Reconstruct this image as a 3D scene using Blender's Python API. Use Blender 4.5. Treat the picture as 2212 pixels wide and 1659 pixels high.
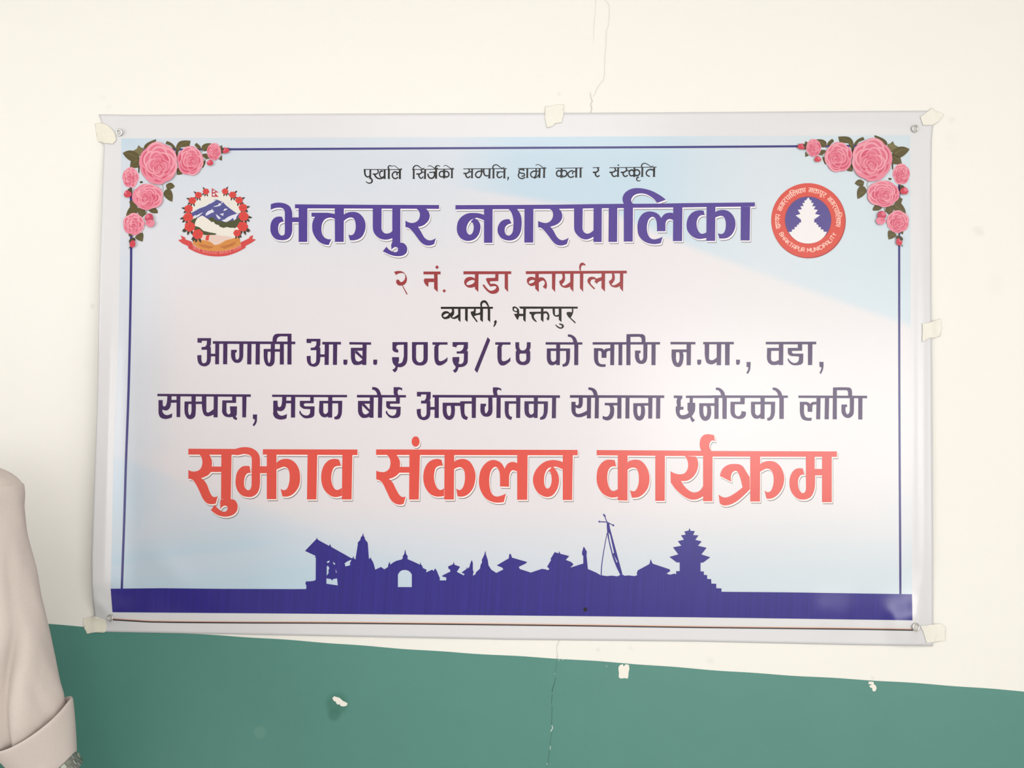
import bpy, bmesh, math, random
from mathutils import Vector, Matrix
from mathutils.geometry import tessellate_polygon, delaunay_2d_cdt

for o in list(bpy.data.objects):
    bpy.data.objects.remove(o)
SC = bpy.context.scene
COL = SC.collection
random.seed(7)
PI = math.pi

# ------------------------------------------------------------------ camera
FPX = 1661.0                      # focal length in pixels of the 2212 x 1659 frame
CAM = Vector((0.0, -1.69, 1.60))
YAW, PITCH, ROLL = math.radians(1.2), math.radians(1.85), math.radians(3.5)
cd = bpy.data.cameras.new('camera')
cd.sensor_width = 36.0
cd.sensor_fit = 'HORIZONTAL'
cd.lens = FPX * 36.0 / 2212.0
cd.clip_start = 0.02
cam = bpy.data.objects.new('camera', cd)
COL.objects.link(cam)
CR = (Matrix.Rotation(YAW, 3, 'Z') @ Matrix.Rotation(PI / 2 + PITCH, 3, 'X') @ Matrix.Rotation(ROLL, 3, 'Z'))
cam.matrix_world = Matrix.Translation(CAM) @ CR.to_4x4()
SC.camera = cam

# ------------------------------------------------------------------ world, lights, exposure
w = bpy.data.worlds.new('world')
SC.world = w
w.use_nodes = True
wn = w.node_tree.nodes['Background']
wn.inputs[0].default_value = (0.75, 0.85, 1.0, 1)
wn.inputs[1].default_value = 1.0
SC.view_settings.view_transform = 'Standard'
SC.view_settings.look = 'None'
SC.view_settings.gamma = 1.0
SC.view_settings.use_curve_mapping = False
SC.view_settings.exposure = 0.0

RX0, RX1, RY0, RZ1 = -2.6, 2.7, -5.2, 2.9      # room: x range, front wall y, ceiling z


def area(name, loc, rot, sx, sy, power, color):
    l = bpy.data.lights.new(name, 'AREA')
    l.shape = 'RECTANGLE'
    l.size, l.size_y = sx, sy
    l.energy = power
    l.color = color
    o = bpy.data.objects.new(name, l)
    COL.objects.link(o)
    o.location = loc
    o.rotation_euler = rot
    return o


# daylight in the right and front window openings, plus an added left fill
area('daylight_right', (RX1 + 0.02, -3.7, 1.65), (0, math.radians(90), 0), 1.3, 2.4, 62, (1.0, 0.985, 0.98))
area('daylight_front', (1.75, RY0 - 0.02, 1.65), (math.radians(90), 0, 0), 1.7, 1.3, 55, (1.0, 0.975, 0.96))
area('fill_left', (RX0 - 0.02, -2.0, 1.65), (0, math.radians(-90), 0), 1.3, 2.0, 33, (1.0, 0.98, 0.96))  # fill through an opening added in the unseen left wall
# added overhead fill to brighten the wall, no fixture built for it
area('overhead_fill', (-0.15, -1.7, RZ1 + 0.06), (0, 0, 0), 1.3, 0.22, 12, (1.0, 0.975, 0.95))


# ------------------------------------------------------------------ helpers
def lin(c):
    c /= 255.0
    return c / 12.92 if c <= 0.04045 else ((c + 0.055) / 1.055) ** 2.4


def rgb(r, g, b, k=1.0):
    return (min(1, lin(r) * k), min(1, lin(g) * k), min(1, lin(b) * k), 1.0)


MATS = {}


def mat(name, color, rough=0.6, spec=0.5, metal=0.0, noise=0.0, nscale=20.0, bump=0.0, bscale=60.0, coat=0.0):
    if name in MATS:
        return MATS[name]
    m = bpy.data.materials.new(name)
    m.use_nodes = True
    nt = m.node_tree
    b = nt.nodes['Principled BSDF']
    b.inputs['Roughness'].default_value = rough
    b.inputs['Specular IOR Level'].default_value = spec
    b.inputs['Metallic'].default_value = metal
    if coat:
        b.inputs['Coat Weight'].default_value = coat
        b.inputs['Coat Roughness'].default_value = 0.25
    tc = nt.nodes.new('ShaderNodeTexCoord')
    if noise:
        n = nt.nodes.new('ShaderNodeTexNoise')
        n.inputs['Scale'].default_value = nscale
        n.inputs['Detail'].default_value = 4
        nt.links.new(tc.outputs['Object'], n.inputs['Vector'])
        mx = nt.nodes.new('ShaderNodeMix')
        mx.data_type = 'RGBA'
        mx.inputs[6].default_value = tuple(max(0, c * (1 - noise)) for c in color[:3]) + (1,)
        mx.inputs[7].default_value = tuple(min(1, c * (1 + noise)) for c in color[:3]) + (1,)
        nt.links.new(n.outputs['Fac'], mx.inputs[0])
        nt.links.new(mx.outputs[2], b.inputs['Base Color'])
    else:
        b.inputs['Base Color'].default_value = color
    if bump:
        n2 = nt.nodes.new('ShaderNodeTexNoise')
        n2.inputs['Scale'].default_value = bscale
        n2.inputs['Detail'].default_value = 5
        nt.links.new(tc.outputs['Object'], n2.inputs['Vector'])
        bp = nt.nodes.new('ShaderNodeBump')
        bp.inputs['Strength'].default_value = 1.0
        bp.inputs['Distance'].default_value = bump
        nt.links.new(n2.outputs['Fac'], bp.inputs['Height'])
        nt.links.new(bp.outputs['Normal'], b.inputs['Normal'])
    MATS[name] = m
    return m


def link_mesh(name, verts, faces, mats, parent=None, midx=None, smooth=False):
    me = bpy.data.meshes.new(name)
    me.from_pydata([tuple(v) for v in verts], [], faces)
    for m in (mats if isinstance(mats, (list, tuple)) else [mats]):
        me.materials.append(m)
    if midx:
        me.polygons.foreach_set('material_index', midx)
    if smooth:
        me.polygons.foreach_set('use_smooth', [True] * len(faces))
    me.update()
    o = bpy.data.objects.new(name, me)
    COL.objects.link(o)
    if parent:
        o.parent = parent
        o.matrix_parent_inverse = Matrix.Translation(-parent.location) if parent.parent is None else Matrix()
    return o


def thing(name, label, cat, loc=(0, 0, 0), group=None):
    o = bpy.data.objects.new(name, None)
    COL.objects.link(o)
    o.location = loc
    o.empty_display_size = 0.05
    tag(o, label, cat, group)
    return o


def tag(o, label, cat, group=None):
    o['label'] = label
    o['category'] = cat
    if group:
        o['group'] = group
    return o


def struct(o):
    o['kind'] = 'structure'
    return o


def box_vf(lo, hi, V, F):
    b = len(V)
    (x0, y0, z0), (x1, y1, z1) = lo, hi
    V += [(x0, y0, z0), (x1, y0, z0), (x1, y1, z0), (x0, y1, z0), (x0, y0, z1), (x1, y0, z1), (x1, y1, z1), (x0, y1, z1)]
    F += [(b, b + 3, b + 2, b + 1), (b + 4, b + 5, b + 6, b + 7), (b, b + 1, b + 5, b + 4), (b + 1, b + 2, b + 6, b + 5),
          (b + 2, b + 3, b + 7, b + 6), (b + 3, b, b + 4, b + 7)]


def boxes(name, lst, m, parent=None):
    V, F = [], []
    for lo, hi in lst:
        box_vf(lo, hi, V, F)
    return link_mesh(name, V, F, m, parent)


def ray(px, py):
    return CR @ Vector(((px - 1106.0) / FPX, -(py - 829.5) / FPX, -1.0))


def at(px, py, y=0.0):
    """the point of the vertical plane at depth y that was measured at a pixel of the photograph"""
    d = ray(px, py)
    t = (y - CAM.y) / d.y
    return CAM + d * t


# ---- outlines measured on the photograph
CROPS = {
    'px': (0, 0, 1.0),
    'T1': (560, 390, 5.0273), 'T2': (960, 390, 5.0273), 'T3': (1340, 390, 6.9125),
    'R1': (400, 940, 5.53), 'R2': (790, 930, 4.6083), 'R3': (1270, 930, 7.6276), 'R4': (1520, 930, 7.1355),
    'L6a': (330, 830, 5.0273), 'L6b': (750, 820, 4.6083), 'L6c': (1210, 820, 6.506), 'L6d': (1540, 820, 6.32),
    'L5a': (410, 710, 5.2667), 'L5b': (830, 710, 6.506), 'L5c': (1160, 710, 7.9), 'L5d': (1430, 710, 5.978),
    'C3a': (840, 560, 8.1926), 'C3b': (1110, 560, 8.1926), 'C4': (940, 645, 6.9125),
    'C1a': (770, 340, 10.055), 'C1b': (980, 340, 10.055), 'C1c': (1190, 340, 9.2167),
    'K1': (640, 1130, 6.9125), 'K2': (940, 1100, 6.506), 'K3': (1260, 1090, 6.506),
    'E1': (370, 390, 9.215), 'M1': (1650, 380, 8.7316), 'F1': (250, 290, 6.38),
    'W1': (1140, 0, 5.53), 'W2': (1140, 1370, 5.74), 'W3': (660, 1470, 12.76), 'W4': (1800, 1420, 11.06),
}


def curve(pts, closed, n=5):
    """pts: (x, y, smooth). Straight between corners, rounded through the smooth points."""
    N = len(pts)
    P = [Vector((p[0], p[1])) for p in pts]
    out = []
    last = N if closed else N - 1
    tan = []
    for i in range(N):
        if pts[i][2] and (closed or 0 < i < N - 1):
            d = P[(i + 1) % N] - P[i - 1]
            tan.append(d.normalized() if d.length > 1e-6 else Vector((0, 0)))
        else:
            tan.append(None)
    for i in range(last):
        j = (i + 1) % N
        a, b = P[i], P[j]
        out.append((a.x, a.y))
        if tan[i] is None and tan[j] is None:
            continue
        ch = b - a
        L = ch.length
        t1 = tan[j] * L if tan[j] else None
        t0 = tan[i] * L if tan[i] else None
        if t0 is None:
            t0 = ch * 1.5 - t1 * 0.5
        if t1 is None:
            t1 = ch * 1.5 - t0 * 0.5
        for k in range(1, n):
            s = k / n
            h = (2 * s ** 3 - 3 * s * s + 1, s ** 3 - 2 * s * s + s, -2 * s ** 3 + 3 * s * s, s ** 3 - s * s)
            q = a * h[0] + t0 * h[1] + b * h[2] + t1 * h[3]
            out.append((q.x, q.y))
    if not closed:
        out.append((P[-1].x, P[-1].y))
    return out


def parse(text, crop='px'):
    """-> list of shapes: [outer, hole, hole...] in photograph pixels"""
    shapes = []
    for line in text.strip().splitlines():
        for cmd in line.split(';'):
            tk = cmd.split()
            if not tk:
                continue
            if tk[0][0] == '@':
                crop = tk[0][1:]
                tk = tk[1:]
                if not tk:
                    continue
            ox, oy, s = CROPS[crop]
            k = tk[0]
            if k in 'PH':
                pts = []
                for t in tk[1:]:
                    sm = t.endswith('~')
                    x, y = t.rstrip('~').split(',')
                    pts.append((ox + float(x) / s, oy + float(y) / s, sm))
                poly = curve(pts, True)
                if k == 'P':
                    shapes.append([poly])
                else:
                    shapes[-1].append(poly)
            elif k == 'E':
                cx, cy, rx, ry = [float(v) for v in tk[1].split(',')]
                shapes.append([[(ox + (cx + rx * math.cos(a * PI / 12)) / s, oy + (cy + ry * math.sin(a * PI / 12)) / s) for a in range(24)]])
            elif k == 'S':
                ww = [float(v) / s * (1.2 if crop[:2] == 'C1' else 1.0) for v in tk[1].split(':')]
                pts = []
                for t in tk[2:]:
                    x, y = t.split(',')
                    pts.append((ox + float(x) / s, oy + float(y) / s, True))
                shapes += ribbon(curve(pts, False, 4), ww[0], ww[-1])
    return shapes


def ribbon(c, w0, w1):
    n = len(c)
    L, R = [], []
    for i in range(n):
        a = Vector(c[max(0, i - 1)])
        b = Vector(c[min(n - 1, i + 1)])
        d = (b - a)
        d = d.normalized() if d.length > 1e-9 else Vector((1, 0))
        nn = Vector((-d.y, d.x))
        wd = (w0 + (w1 - w0) * i / max(1, n - 1)) / 2
        p = Vector(c[i])
        L.append(tuple(p + nn * wd))
        R.append(tuple(p - nn * wd))
    return [[[L[i], L[i + 1], R[i + 1], R[i]]] for i in range(n - 1)]


def tris(shape):
    loops = [[Vector((x, y, 0)) for x, y in lp] for lp in shape]
    if len(shape) == 1 and len(shape[0]) == 4:
        return shape[0], [(0, 1, 2, 3)]
    flat = [p for lp in shape for p in lp]
    return flat, [tuple(t) for t in tessellate_polygon(loops)]


def expand(shape, e):
    """rim quads that thicken a shape's outline by e pixels"""
    out = []
    for lp in shape:
        c = list(lp) + [lp[0], lp[1]]
        out += ribbon(c, 2 * e, 2 * e)
    return out


def bsm(a, b, x):
    t = max(0.0, min(1.0, (x - a) / (b - a)))
    return t * t * (3 - 2 * t)


def gau(x, s):
    return math.exp(-(x / s) ** 2)


def seg_fold(px, py, x0, y0, x1, y1, wd, amp):
    dx, dy = x1 - x0, y1 - y0
    L = math.hypot(dx, dy)
    t = ((px - x0) * dx + (py - y0) * dy) / L / L
    d = ((px - x0) * -dy + (py - y0) * dx) / L
    if t < -0.3 or t > 1.3:
        return 0.0
    return amp * gau(d, wd) * bsm(-0.3, 0.25, t) * (1 - bsm(0.7, 1.3, t))


def hgt(px, py):
    """how far the vinyl stands off the wall (metres) at a place of the banner"""
    h = 0.0008 + 0.0027 * bsm(236, 330, py) * (1 - bsm(1300, 1400, py + 0.0 * px)) * (1 - bsm(1960, 2016, px))
    h += 0.0012 * math.sin(px / 210.0 + 0.6) * math.sin(py / 330.0 + 0.4)
    h += 0.0006 * math.sin(px / 95.0 + py / 260.0)
    # left side bows away from the wall, more towards the bottom, pinned by the corner tapes
    amp = 0.021 * bsm(290, 760, py) * (1 - bsm(1250, 1345, py)) + 0.006 * bsm(250, 420, py) * (1 - bsm(1300, 1350, py))
    h += amp * (1 - bsm(196, 300, px)) + 0.35 * amp * (1 - bsm(196, 520, px))
    # ripples that run down the left margin
    h += 0.0016 * gau(px - 236 + (py - 900) * 0.03, 9) * bsm(500, 900, py) * (1 - bsm(1200, 1310, py))
    # right margin: one soft vertical ridge
    h += 0.0055 * gau(px - 1990, 15) * bsm(300, 620, py) * (1 - bsm(1200, 1330, py))
    h += 0.004 * bsm(1985, 2016, px) * bsm(300, 700, py) * (1 - bsm(1150, 1340, py))
    # folds that gather at the corner eyelets
    h += seg_fold(px, py, 1995, 1336, 1922, 1356, 42, 0.0105)
    h += seg_fold(px, py, 1984, 1345, 1984, 1250, 18, 0.0030)
    h += seg_fold(px, py, 1976, 1362, 1958, 1395, 9, 0.0016)
    h += seg_fold(px, py, 1984, 1362, 2000, 1395, 8, 0.0014)
    h += seg_fold(px, py, 1830, 1345, 1760, 1330, 46, 0.0034)
    h += seg_fold(px, py, 1975, 272, 1700, 262, 16, 0.0022)
    h += seg_fold(px, py, 258, 284, 300, 248, 12, 0.0018)
    h += seg_fold(px, py, 236, 1330, 200, 1290, 12, 0.0035)
    h += seg_fold(px, py, 238, 1334, 330, 1350, 12, 0.0014)
    h += seg_fold(px, py, 330, 1190, 400, 1265, 30, 0.0030)
    h += seg_fold(px, py, 560, 1275, 640, 1300, 26, 0.0016)
    return h if h > 0.0024 else 0.0012 + 0.0012 * math.exp((h - 0.0024) / 0.0012)


GRID = 8.0


def flat_layers(layers):
    """layers: lists of shapes, bottom to top -> one planar mesh without overlaps, each face knowing its top layer"""
    key, V2, E2, shp = {}, [], set(), []
    cell, idx = 6.0, {}

    def vid(p):
        k = (round(p[0], 2), round(p[1], 2))
        if k not in key:
            key[k] = len(V2)
            V2.append(Vector(k))
        return key[k]
    for li, shapes in enumerate(layers):
        for sh in shapes:
            loops = []
            for lp in sh:
                ids = [vid(p) for p in lp]
                ids = [a for k, a in enumerate(ids) if a != ids[k - 1]]
                if len(ids) < 3:
                    continue
                for k in range(len(ids)):
                    a, b = ids[k - 1], ids[k]
                    E2.add((min(a, b), max(a, b)))
                loops.append([(V2[a].x, V2[a].y) for a in ids])
            if not loops:
                continue
            xs, ys = [p[0] for p in loops[0]], [p[1] for p in loops[0]]
            n_ = len(shp)
            shp.append((li, loops))
            for a in range(int(min(xs) // cell), int(max(xs) // cell) + 1):
                for b in range(int(min(ys) // cell), int(max(ys) // cell) + 1):
                    idx.setdefault((a, b), []).append(n_)
    r = delaunay_2d_cdt(V2, sorted(E2), [], 0, 1e-3, False)
    P, FF, LL = r[0], [], []
    for f in r[2]:
        x, y = sum(P[i][0] for i in f) / len(f), sum(P[i][1] for i in f) / len(f)
        best = -1
        for n_ in idx.get((int(x // cell), int(y // cell)), ()):
            li, loops = shp[n_]
            if li <= best:
                continue
            ins = False
            for q in loops:
                xk, yk = q[-1]
                for xi, yi in q:
                    if (yi > y) != (yk > y) and x < (xk - xi) * (y - yi) / (yk - yi) + xi:
                        ins = not ins
                    xk, yk = xi, yi
            if ins:
                best = li
        if best >= 0:
            FF.append(f)
            LL.append(best)
    return P, FF, LL


def print_mesh(name, layers, parent, wall=False, lift=0.0004, hf=None, grid=None, stacked=0.0):
    """layers: (shapes, material, (dx, dy)) bottom to top. Flat print laid on the vinyl (or paint on the wall)."""
    grid = grid or GRID
    LS, ms = [], []
    for shapes, m, off in layers:
        LS.append([[[(x + off[0], y + off[1]) for x, y in lp] for lp in sh] for sh in shapes])
        if m not in ms:
            ms.append(m)
    if stacked:
        # many small petals: each one laid a few microns above the last instead of being cut against the others
        polys, n_ = [], 0
        for li, shapes in enumerate(LS):
            n_ += 1
            for sh in shapes:
                pts, tr = tris(sh)
                polys += [([tuple(pts[i]) for i in t], (ms.index(layers[li][1]), n_)) for t in tr]
    else:
        pts, fs, ll = flat_layers(LS)
        polys = [([tuple(pts[i]) for i in f], (ms.index(layers[l][1]), 0)) for f, l in zip(fs, ll)]
    if not wall:
        for ax in (0, 1):
            out = []
            for poly, m in polys:
                lo_, hi_ = min(p[ax] for p in poly), max(p[ax] for p in poly)
                g = (math.floor(lo_ / grid) + 1) * grid
                while g < hi_ - 1e-6 and len(poly) > 2:
                    a_, b_ = [], []
                    for k, p in enumerate(poly):
                        q = poly[(k + 1) % len(poly)]
                        dp, dq = p[ax] - g, q[ax] - g
                        if dp <= 0:
                            a_.append(p)
                        if dp >= 0:
                            b_.append(p)
                        if dp * dq < 0:
                            t = dp / (dp - dq)
                            c = (p[0] + (q[0] - p[0]) * t, p[1] + (q[1] - p[1]) * t)
                            a_.append(c)
                            b_.append(c)
                    if len(a_) > 2:
                        out.append((a_, m))
                    poly = b_
                    g += grid
                if len(poly) > 2:
                    out.append((poly, m))
            polys = out
    V, F, MI, key = [], [], [], {}
    for poly, (m, lev) in polys:
        idx = []
        for p in poly:
            kk = (round(p[0], 3), round(p[1], 3), lev)
            if kk not in key:
                key[kk] = len(V)
                V.append(at(p[0], p[1], -lift if wall else -((hf or hgt)(p[0], p[1]) + lift + lev * stacked)))
            if not idx or key[kk] != idx[-1]:
                idx.append(key[kk])
        if len(idx) > 2 and idx[0] == idx[-1]:
            idx.pop()
        if len(set(idx)) < 3 or len(set(idx)) < len(idx):
            continue
        nrm = Vector((0, 0, 0))
        for k in range(1, len(idx) - 1):
            nrm += (V[idx[k]] - V[idx[0]]).cross(V[idx[k + 1]] - V[idx[0]])
        if nrm.y > 0:
            idx.reverse()
        F.append(tuple(idx))
        MI.append(m)
    return link_mesh(name, V, F, ms, parent, MI, smooth=not wall)


def loft(rings, closed_ends=True):
    """rings: lists of equal length of points -> verts, faces"""
    V, F = [], []
    n = len(rings[0])
    for r in rings:
        V += [tuple(p) for p in r]
    for i in range(len(rings) - 1):
        for j in range(n):
            k = (j + 1) % n
            F.append((i * n + j, i * n + k, (i + 1) * n + k, (i + 1) * n + j))
    if closed_ends:
        F.append(tuple(range(n - 1, -1, -1)))
        F.append(tuple((len(rings) - 1) * n + j for j in range(n)))
    return V, F


def ring(c, u, v, ru, rv, n=32, fn=None):
    c, u, v = Vector(c), Vector(u).normalized(), Vector(v).normalized()
    out = []
    for j in range(n):
        a = 2 * PI * j / n
        k = fn(a) if fn else 1.0
        out.append(c + u * (ru * math.cos(a) * k) + v * (rv * math.sin(a) * k))
    return out
# ------------------------------------------------------------------ lettering outlines, read off the photograph
TXT = {}
TXT['title_a'] = """
@T1 P 388,258 1200,263 1953,266 1953,308 1200,305 388,302; P 428,300 524,300 522,667 428,667; P 350,400 430,400 430,452 350,452
P 125,258 170,243~ 225,240~ 285,252~ 335,285~ 357,340~ 360,380 360,540 350,585~ 325,625~ 285,645~ 240,648~ 190,640~ 150,610~ 125,560~ 121,510~ 128,460~ 150,420~ 180,398~ 215,391~ 248,395 268,445 240,452~ 220,465~ 208,495~ 205,520~ 212,565~ 228,590~ 248,597~ 270,588~ 278,560 278,350 270,320~ 250,300~ 215,295~ 170,300~ 125,318
P 820,300 920,300 918,667 822,667
P 567,350 740,350 822,362 822,418 790,405~ 750,405~ 710,425~ 685,465~ 676,520~ 682,575~ 705,615~ 740,635~ 783,638 755,700 700,692~ 650,665~ 610,620~ 582,560~ 575,510~ 580,450~ 605,395 568,392
P 918,370 960,348~ 1020,340~ 1075,352~ 1120,390~ 1148,440~ 1155,500~ 1145,555~ 1115,610~ 1070,640~ 1020,650~ 985,648 968,585 990,594~ 1020,585~ 1040,550~ 1048,505~ 1045,460~ 1035,425~ 1015,405~ 985,402~ 950,415~ 918,440
P 1233,300 1330,300 1328,520 1338,550~ 1362,572~ 1395,575~ 1425,565~ 1447,545 1447,625 1400,640~ 1355,642~ 1310,630~ 1265,595~ 1240,550~ 1233,500
P 1445,300 1533,300 1533,680 1445,672
P 1445,665 1533,675 1570,682~ 1598,710~ 1608,745~ 1598,785~ 1565,812~ 1510,822~ 1450,815~ 1395,795~ 1342,768 1382,718 1410,750~ 1450,772~ 1485,778~ 1503,765~ 1508,745~ 1498,728~ 1475,723~ 1455,732~ 1437,752 1432,700
P 1700,300 1800,300 1825,320~ 1845,350~ 1852,385~ 1840,430~ 1800,475~ 1762,495~ 1725,502 1760,560~ 1795,620~ 1830,645~ 1870,648~ 1918,626 1900,690 1850,706~ 1800,700~ 1755,670~ 1715,620~ 1670,560~ 1630,520~ 1588,505 1588,435 1625,455~ 1670,460~ 1710,445~ 1735,415~ 1745,375~ 1738,340~ 1715,312
"""
TXT['title_b'] = """
@T2 P 120,267 700,265 1200,262 1600,256 1980,252 1980,299 1600,302 1200,308 700,311 120,314
P 430,300 524,300 522,677 430,677
P 430,372 385,358~ 320,352~ 250,358~ 190,390~ 150,440~ 135,510~ 142,570~ 175,625~ 225,652~ 275,655~ 330,635~ 370,590~ 388,540~ 392,490~ 380,455~ 355,425~ 328,411 350,405~ 395,418~ 430,433
H 316,414 275,440~ 250,480~ 240,520~ 245,560~ 260,582~ 280,588~ 300,575~ 315,540~ 318,500~ 310,465~ 285,447
P 730,465 705,420 660,422~ 615,445~ 585,490~ 577,540~ 590,590~ 625,630~ 680,650~ 740,648~ 790,620~ 825,565~ 838,500~ 838,420~ 825,365~ 790,310 695,310 725,345~ 742,390~ 750,440~ 748,500~ 740,560~ 715,592~ 690,597~ 665,580~ 655,545~ 662,505~ 690,478~
P 870,300 968,300 965,674 868,674
P 1140,305 1240,305 1265,330~ 1280,370~ 1278,410~ 1255,450~ 1215,480~ 1150,502 1185,545~ 1215,600~ 1245,635~ 1285,648~ 1350,622 1330,690 1270,706~ 1215,695~ 1170,655~ 1130,600~ 1080,540~ 1045,512~ 1018,510 1018,438 1060,455~ 1110,460~ 1150,440~ 1172,410~ 1180,370~ 1172,335~
P 1408,300 1503,300 1500,520 1512,555~ 1540,575~ 1575,572~ 1620,540 1620,610 1575,632~ 1535,640~ 1490,630~ 1445,595~ 1415,550~ 1408,490
P 1620,298 1710,298 1708,668 1618,668; P 1785,296 1878,296 1875,667 1782,667
@T3 P 52,348 540,345 900,338 1500,332 2010,326 2010,388 1500,393 900,402 52,408
P 52,340 190,340 185,912 52,912
P 52,345 35,300~ 35,250~ 60,195~ 110,150~ 180,120~ 270,112~ 370,125~ 470,155~ 560,200~ 630,245~ 680,287 548,335 500,275~ 430,225~ 370,200~ 310,192~ 250,200~ 200,225~ 170,265~ 162,300~ 190,348
P 790,488 750,480~ 700,485~ 655,505~ 610,560 580,515~ 530,480~ 460,462~ 390,468~ 330,500~ 280,570~ 258,650~ 258,740~ 275,820~ 330,890~ 400,930~ 480,948~ 540,948~ 605,935 632,840 570,865~ 500,878~ 450,860~ 415,810~ 398,740~ 400,660~ 420,590~ 455,550~ 495,545~ 530,580~ 545,650~ 548,757 675,757 675,640 690,600~ 720,578~ 755,578~ 790,595
P 790,395 928,395 922,905 786,905
P 1262,520 1245,450 1190,443~ 1120,455~ 1060,490~ 1010,560~ 990,650~ 1000,740~ 1050,815~ 1120,860~ 1190,872~ 1290,858 1290,770 1240,793~ 1200,790~ 1165,750~ 1142,680~ 1140,620~ 1155,570~ 1185,530~ 1225,515~
P 1288,392 1420,392 1416,902 1284,902
P 1418,470 1470,445~ 1540,438~ 1610,455~ 1670,505~ 1710,575~ 1720,650~ 1710,720~ 1670,800~ 1610,850~ 1550,866~ 1480,865 1458,785 1500,798~ 1540,785~ 1565,740~ 1575,680~ 1573,610~ 1555,560~ 1520,530~ 1480,530~ 1418,553
P 1800,390 1940,390 1932,895 1796,895
"""
TXT['red_a'] = """
@R1 P 38,162 620,165 640,235 38,232
P 175,228 285,228 305,262~ 320,310~ 318,375 432,375 432,440 308,440 270,480~ 190,515 230,545~ 265,600~ 290,670~ 320,725~ 350,740~ 390,728 365,818 310,825~ 260,812~ 215,765~ 175,680~ 130,590~ 90,535~ 38,520 38,415 75,432~ 130,432~ 175,410~ 200,365~ 205,310~ 195,265~ 175,238
P 432,228 555,228 545,770 428,762
P 425,765 545,765 590,775~ 618,810~ 628,855~ 615,910~ 575,950~ 510,972~ 440,970~ 380,950~ 306,897 355,830 385,870~ 430,905~ 475,915~ 500,895~ 508,870~ 495,848~ 468,843~ 445,855~ 420,885 418,800
P 600,165 660,148~ 730,143~ 800,158~ 855,195~ 885,240~ 895,300 895,370 895,570 885,640~ 855,700~ 800,735~ 740,738~ 680,720~ 630,670~ 605,600~ 603,530~ 618,450~ 655,395~ 700,370~ 770,370 785,455 755,452~ 725,475~ 707,530~ 705,590~ 715,630~ 745,657~ 775,650~ 793,600 796,290 790,260~ 760,235~ 700,225~ 650,235~ 610,240
P 885,372 980,372 980,455 885,455; P 928,168 2058,172 2058,238 928,232; P 975,230 1092,230 1090,765 975,765
P 1092,328 1140,295~ 1210,283~ 1275,300~ 1330,350~ 1362,415~ 1373,500~ 1365,590~ 1330,660~ 1280,710~ 1225,733~ 1162,732 1140,640 1175,658~ 1210,645~ 1235,595~ 1248,520~ 1245,450~ 1230,405~ 1200,382~ 1165,380~ 1092,412
P 1462,234 1578,234 1568,768 1455,768
P 1862,370 1840,295 1785,283~ 1720,298~ 1665,350~ 1635,420~ 1625,500~ 1635,590~ 1670,665~ 1730,720~ 1790,740~ 1872,725 1872,630 1820,655~ 1785,640~ 1755,580~ 1745,510~ 1755,440~ 1780,385~ 1825,368~
P 1878,236 1998,236 1988,768 1872,768
"""
TXT['red_b'] = """
@R2 P 103,188 2110,193 2110,247 103,243; E 497,110,40,52
P 205,238 305,240 325,270~ 340,305~ 340,362 435,362 435,420 335,420 290,460~ 230,482 270,520~ 300,580~ 335,640~ 365,662~ 398,657 378,730 340,738~ 295,728~ 250,690~ 215,620~ 165,520~ 135,495~ 105,487 105,400 150,413~ 195,410~ 230,385~ 245,340~ 243,290~ 225,258~
P 435,240 540,240 528,687 432,687
P 770,355 755,293 705,283~ 640,305~ 595,360~ 575,430~ 575,500~ 595,570~ 640,630~ 700,657~ 780,652 780,575 745,592~ 715,575~ 690,525~ 680,465~ 685,410~ 700,370~ 740,350~
P 785,242 882,242 878,687 782,687
P 880,310 920,290~ 975,283~ 1030,305~ 1070,360~ 1092,430~ 1090,500~ 1070,570~ 1025,630~ 970,657~ 915,655 900,577 935,593~ 965,570~ 983,520~ 988,460~ 980,400~ 950,367~ 915,368~ 880,385
P 1508,325 1460,312~ 1415,330~ 1383,380 1350,325~ 1300,298~ 1250,295~ 1195,325~ 1150,385~ 1130,460~ 1130,545~ 1155,620~ 1200,680~ 1270,713~ 1330,718~ 1375,712 1396,628 1350,648~ 1300,657~ 1260,635~ 1238,580~ 1230,500~ 1240,420~ 1265,375~ 1295,362~ 1325,395~ 1335,440~ 1337,557 1427,560 1428,460 1440,415~ 1465,395~ 1508,410
P 1508,243 1612,243 1608,690 1508,690; P 1962,244 2062,244 2055,692 1962,692
P 1962,315 1920,300~ 1860,294~ 1790,308~ 1730,350~ 1685,410~ 1665,480~ 1675,550~ 1710,615~ 1760,650~ 1810,662~ 1860,645~ 1900,595~ 1920,540~ 1925,480~ 1910,420~ 1870,362 1900,362~ 1962,388
H 1850,365 1815,378~ 1790,415~ 1777,470~ 1778,530~ 1792,567~ 1812,578~ 1835,560~ 1850,510~ 1848,450~ 1835,412~ 1815,408
"""
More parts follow.
